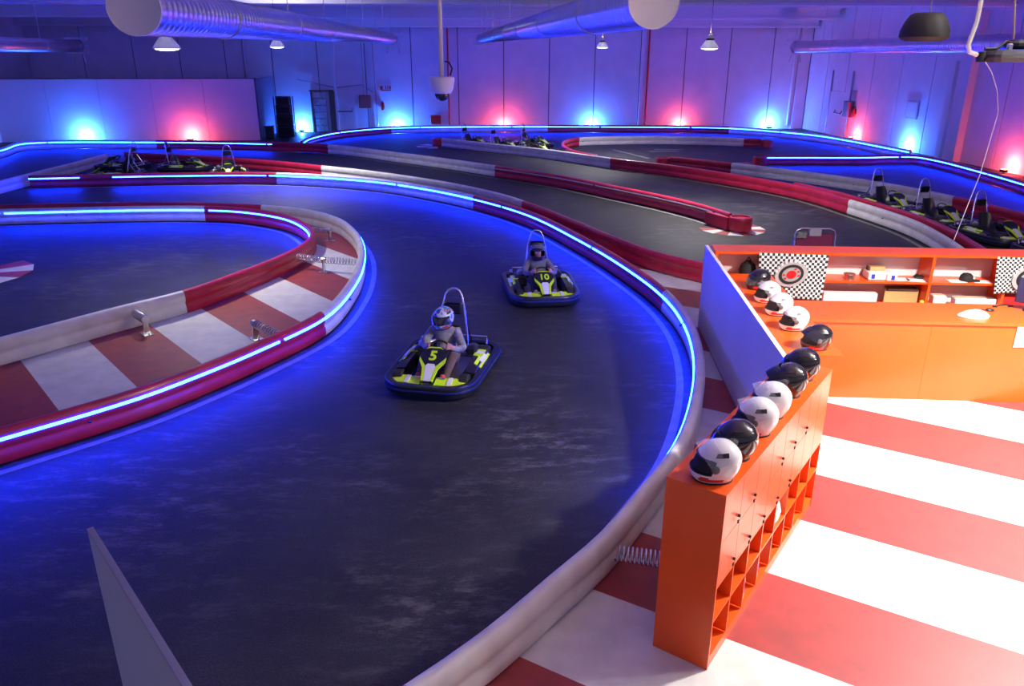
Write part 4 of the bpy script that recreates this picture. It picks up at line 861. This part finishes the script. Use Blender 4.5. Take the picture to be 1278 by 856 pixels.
# ---------------------------------------------------------------- drivers
def driver(loc, heading, label, top, pants, shoes, shell, visor, turn=0.0, lean=0.0):
    rz = math.atan2(heading[1], heading[0]) - PI / 2
    root = empty('person', loc, rz, label, 'person', 'kart drivers')
    V = []; R = []; E_ = []; SEG = []
    def v(p, r): V.append(p); R.append(r if isinstance(r, tuple) else (r, r)); return len(V) - 1
    def e(a, b, mi): E_.append((a, b)); SEG.append((Vector(V[a]), Vector(V[b]), mi))
    pel = v((0, -.27, .20), (.155, .12)); wa = v((lean * .3, -.315, .32), (.155, .125)); chs = v((lean * .6, -.335, .43), (.16, .13)); ub = v((lean, -.345, .56), (.125, .095)); nk = v((lean, -.325, .63), .06); hd = v((lean, -.30, .71), (.075, .085)); ht = v((lean, -.29, .80), (.07, .08))
    e(pel, wa, 0); e(wa, chs, 0); e(chs, ub, 0); e(ub, nk, 0); e(nk, hd, 3); e(hd, ht, 3)
    for s in (-1, 1):
        sh_ = v((s * .18 + lean, -.335, .55), .072); ua = v((s * .25 + lean * .7, -.20, .455), .064); el = v((s * .285, -.085, .39), .058); fa = v((s * .23, .04, .42), .047); wr = v((s * .185, .115, .455), .034); pm = v((s * .155, .150, .49), (.036, .03))
        e(ub, sh_, 0); e(sh_, ua, 0); e(ua, el, 0); e(el, fa, 0); e(fa, wr, 0); e(wr, pm, 3)
        for k in range(4):
            b0 = v((s * (.165 - .004 * k), .170 + .010 * k, .535 - .020 * k), .011); b1 = v((s * (.135 - .003 * k), .205 + .008 * k, .540 - .020 * k), .0095); b2 = v((s * (.118), .195 + .006 * k, .515 - .019 * k), .0085); e(pm, b0, 3); e(b0, b1, 3); e(b1, b2, 3)
        t0 = v((s * .135, .135, .515), .012); t1 = v((s * .118, .150, .540), .010); e(pm, t0, 3); e(t0, t1, 3)
        hp = v((s * .11, -.16, .185), .11); th = v((s * .165, .02, .29), .092); kn = v((s * .20, .19, .355), .073); cf = v((s * .19, .37, .27), .064); an = v((s * .175, .52, .155), .048); hl = v((s * .17, .545, .115), .046); bl = v((s * .172, .595, .185), .046); to = v((s * .172, .625, .265), .036)
        e(pel, hp, 1); e(hp, th, 1); e(th, kn, 1); e(kn, cf, 1); e(cf, an, 1); e(an, hl, 2); e(hl, bl, 2); e(bl, to, 2)
    me = bpy.data.meshes.new('body_cage'); me.from_pydata(V, E_, []); ob = bpy.data.objects.new('body_cage', me); COL.objects.link(ob)
    ob.modifiers.new('skin', 'SKIN').use_smooth_shade = True
    for i, d in enumerate(me.skin_vertices[0].data): d.radius = R[i]; d.use_root = (i == 0)
    ss = ob.modifiers.new('sub', 'SUBSURF'); ss.levels = 2; ss.render_levels = 2
    dg = bpy.context.evaluated_depsgraph_get(); bm_ = bpy.data.meshes.new_from_object(ob.evaluated_get(dg)); bpy.data.objects.remove(ob)
    for mm in (top, pants, shoes, SKIN): bm_.materials.append(mm)
    for p in bm_.polygons:
        c = p.center; best = 1e9
        for a, b, mi in SEG:
            d = b - a; t = max(0, min(1, (c - a).dot(d) / d.length_squared)); q = (a + d * t - c).length
            if q < best: best, p.material_index = q, mi
        p.use_smooth = True
    body = bpy.data.objects.new('body', bm_); COL.objects.link(body); body.parent = root
    # face under the visor
    for s in (-1, 1): MB().lathe([(0, -.012), (.010, -.006), (.012, 0), (.010, .006), (0, .012)], 10, (lean + s * .032, -.222, .745)).build('eye', STICK, root, smooth=60)
    MB().add([(lean - .013, -.222, .715), (lean + .013, -.222, .715), (lean, -.195, .712), (lean, -.222, .75)], [(0, 1, 2), (0, 2, 3), (1, 3, 2), (0, 3, 1)]).build('nose', SKIN, root)
    MB().tube([(lean - .025, -.222, .69), (lean, -.213, .688), (lean + .025, -.222, .69)], .006, 6).build('mouth', mat('lips', (.35, .10, .09), .5), root)
    # collar / chest print
    MB().tube([(lean + .068 * math.cos(a), -.33 + .065 * math.sin(a), .602) for a in [2 * PI * k / 16 for k in range(16)]], .02, 8, True).build('collar', top, root, smooth=60)
    helmet((lean, -.315, .625), turn, shell, visor, None, parent=root, scale=1.12, liner=False, tilt=-.12)
    return root
def racing_shell():
    m = bpy.data.materials.new('racing_helmet'); m.use_nodes = True; nt = m.node_tree; b = nt.nodes['Principled BSDF']
    tc = nt.nodes.new('ShaderNodeTexCoord'); wv = nt.nodes.new('ShaderNodeTexNoise'); wv.inputs['Scale'].default_value = 9; rp = nt.nodes.new('ShaderNodeValToRGB'); rp.color_ramp.interpolation = 'CONSTANT'
    nt.links.new(tc.outputs['Object'], wv.inputs['Vector']); nt.links.new(wv.outputs['Fac'], rp.inputs['Fac']); nt.links.new(rp.outputs['Color'], b.inputs['Base Color'])
    e = rp.color_ramp.elements; e[0].color = (.02, .10, .45, 1); e[0].position = 0; e[1].color = (.6, .6, .63, 1); e[1].position = .44
    x = e.new(.56); x.color = (.05, .30, .55, 1); x = e.new(.62); x.color = (.50, .08, .10, 1); x = e.new(.66); x.color = (.60, .50, .15, 1); x = e.new(.70); x.color = (.7, .7, .7, 1)
    b.inputs['Roughness'].default_value = .15; return m
HOOD = mat('grey_sweatshirt', (.36, .35, .36), .9, scale=14, dirt=(.16, .15, .16)); HOOD2 = mat('dark_grey_hoodie', (.17, .17, .19), .9, var=.2, scale=14)
driver((-.20, 10.18, 0), (-.27, -.96), 'driver in a grey sweatshirt and coloured helmet steering kart number 5', HOOD, mat('brown_trousers', (.12, .075, .06), .9, var=.15), mat('red_shoes', (.60, .06, .07), .6), racing_shell(), 'closed', -.45, .06)
driver((1.62, 13.98, 0), (.03, -1.0), 'driver in a dark grey hoodie and black helmet steering kart number 10', HOOD2, mat('black_trousers', (.03, .03, .035), .9), mat('tan_shoes', (.25, .15, .11), .7), mat('helmet_dark', (.02, .02, .04), .12), 'clear', -.15, .02)
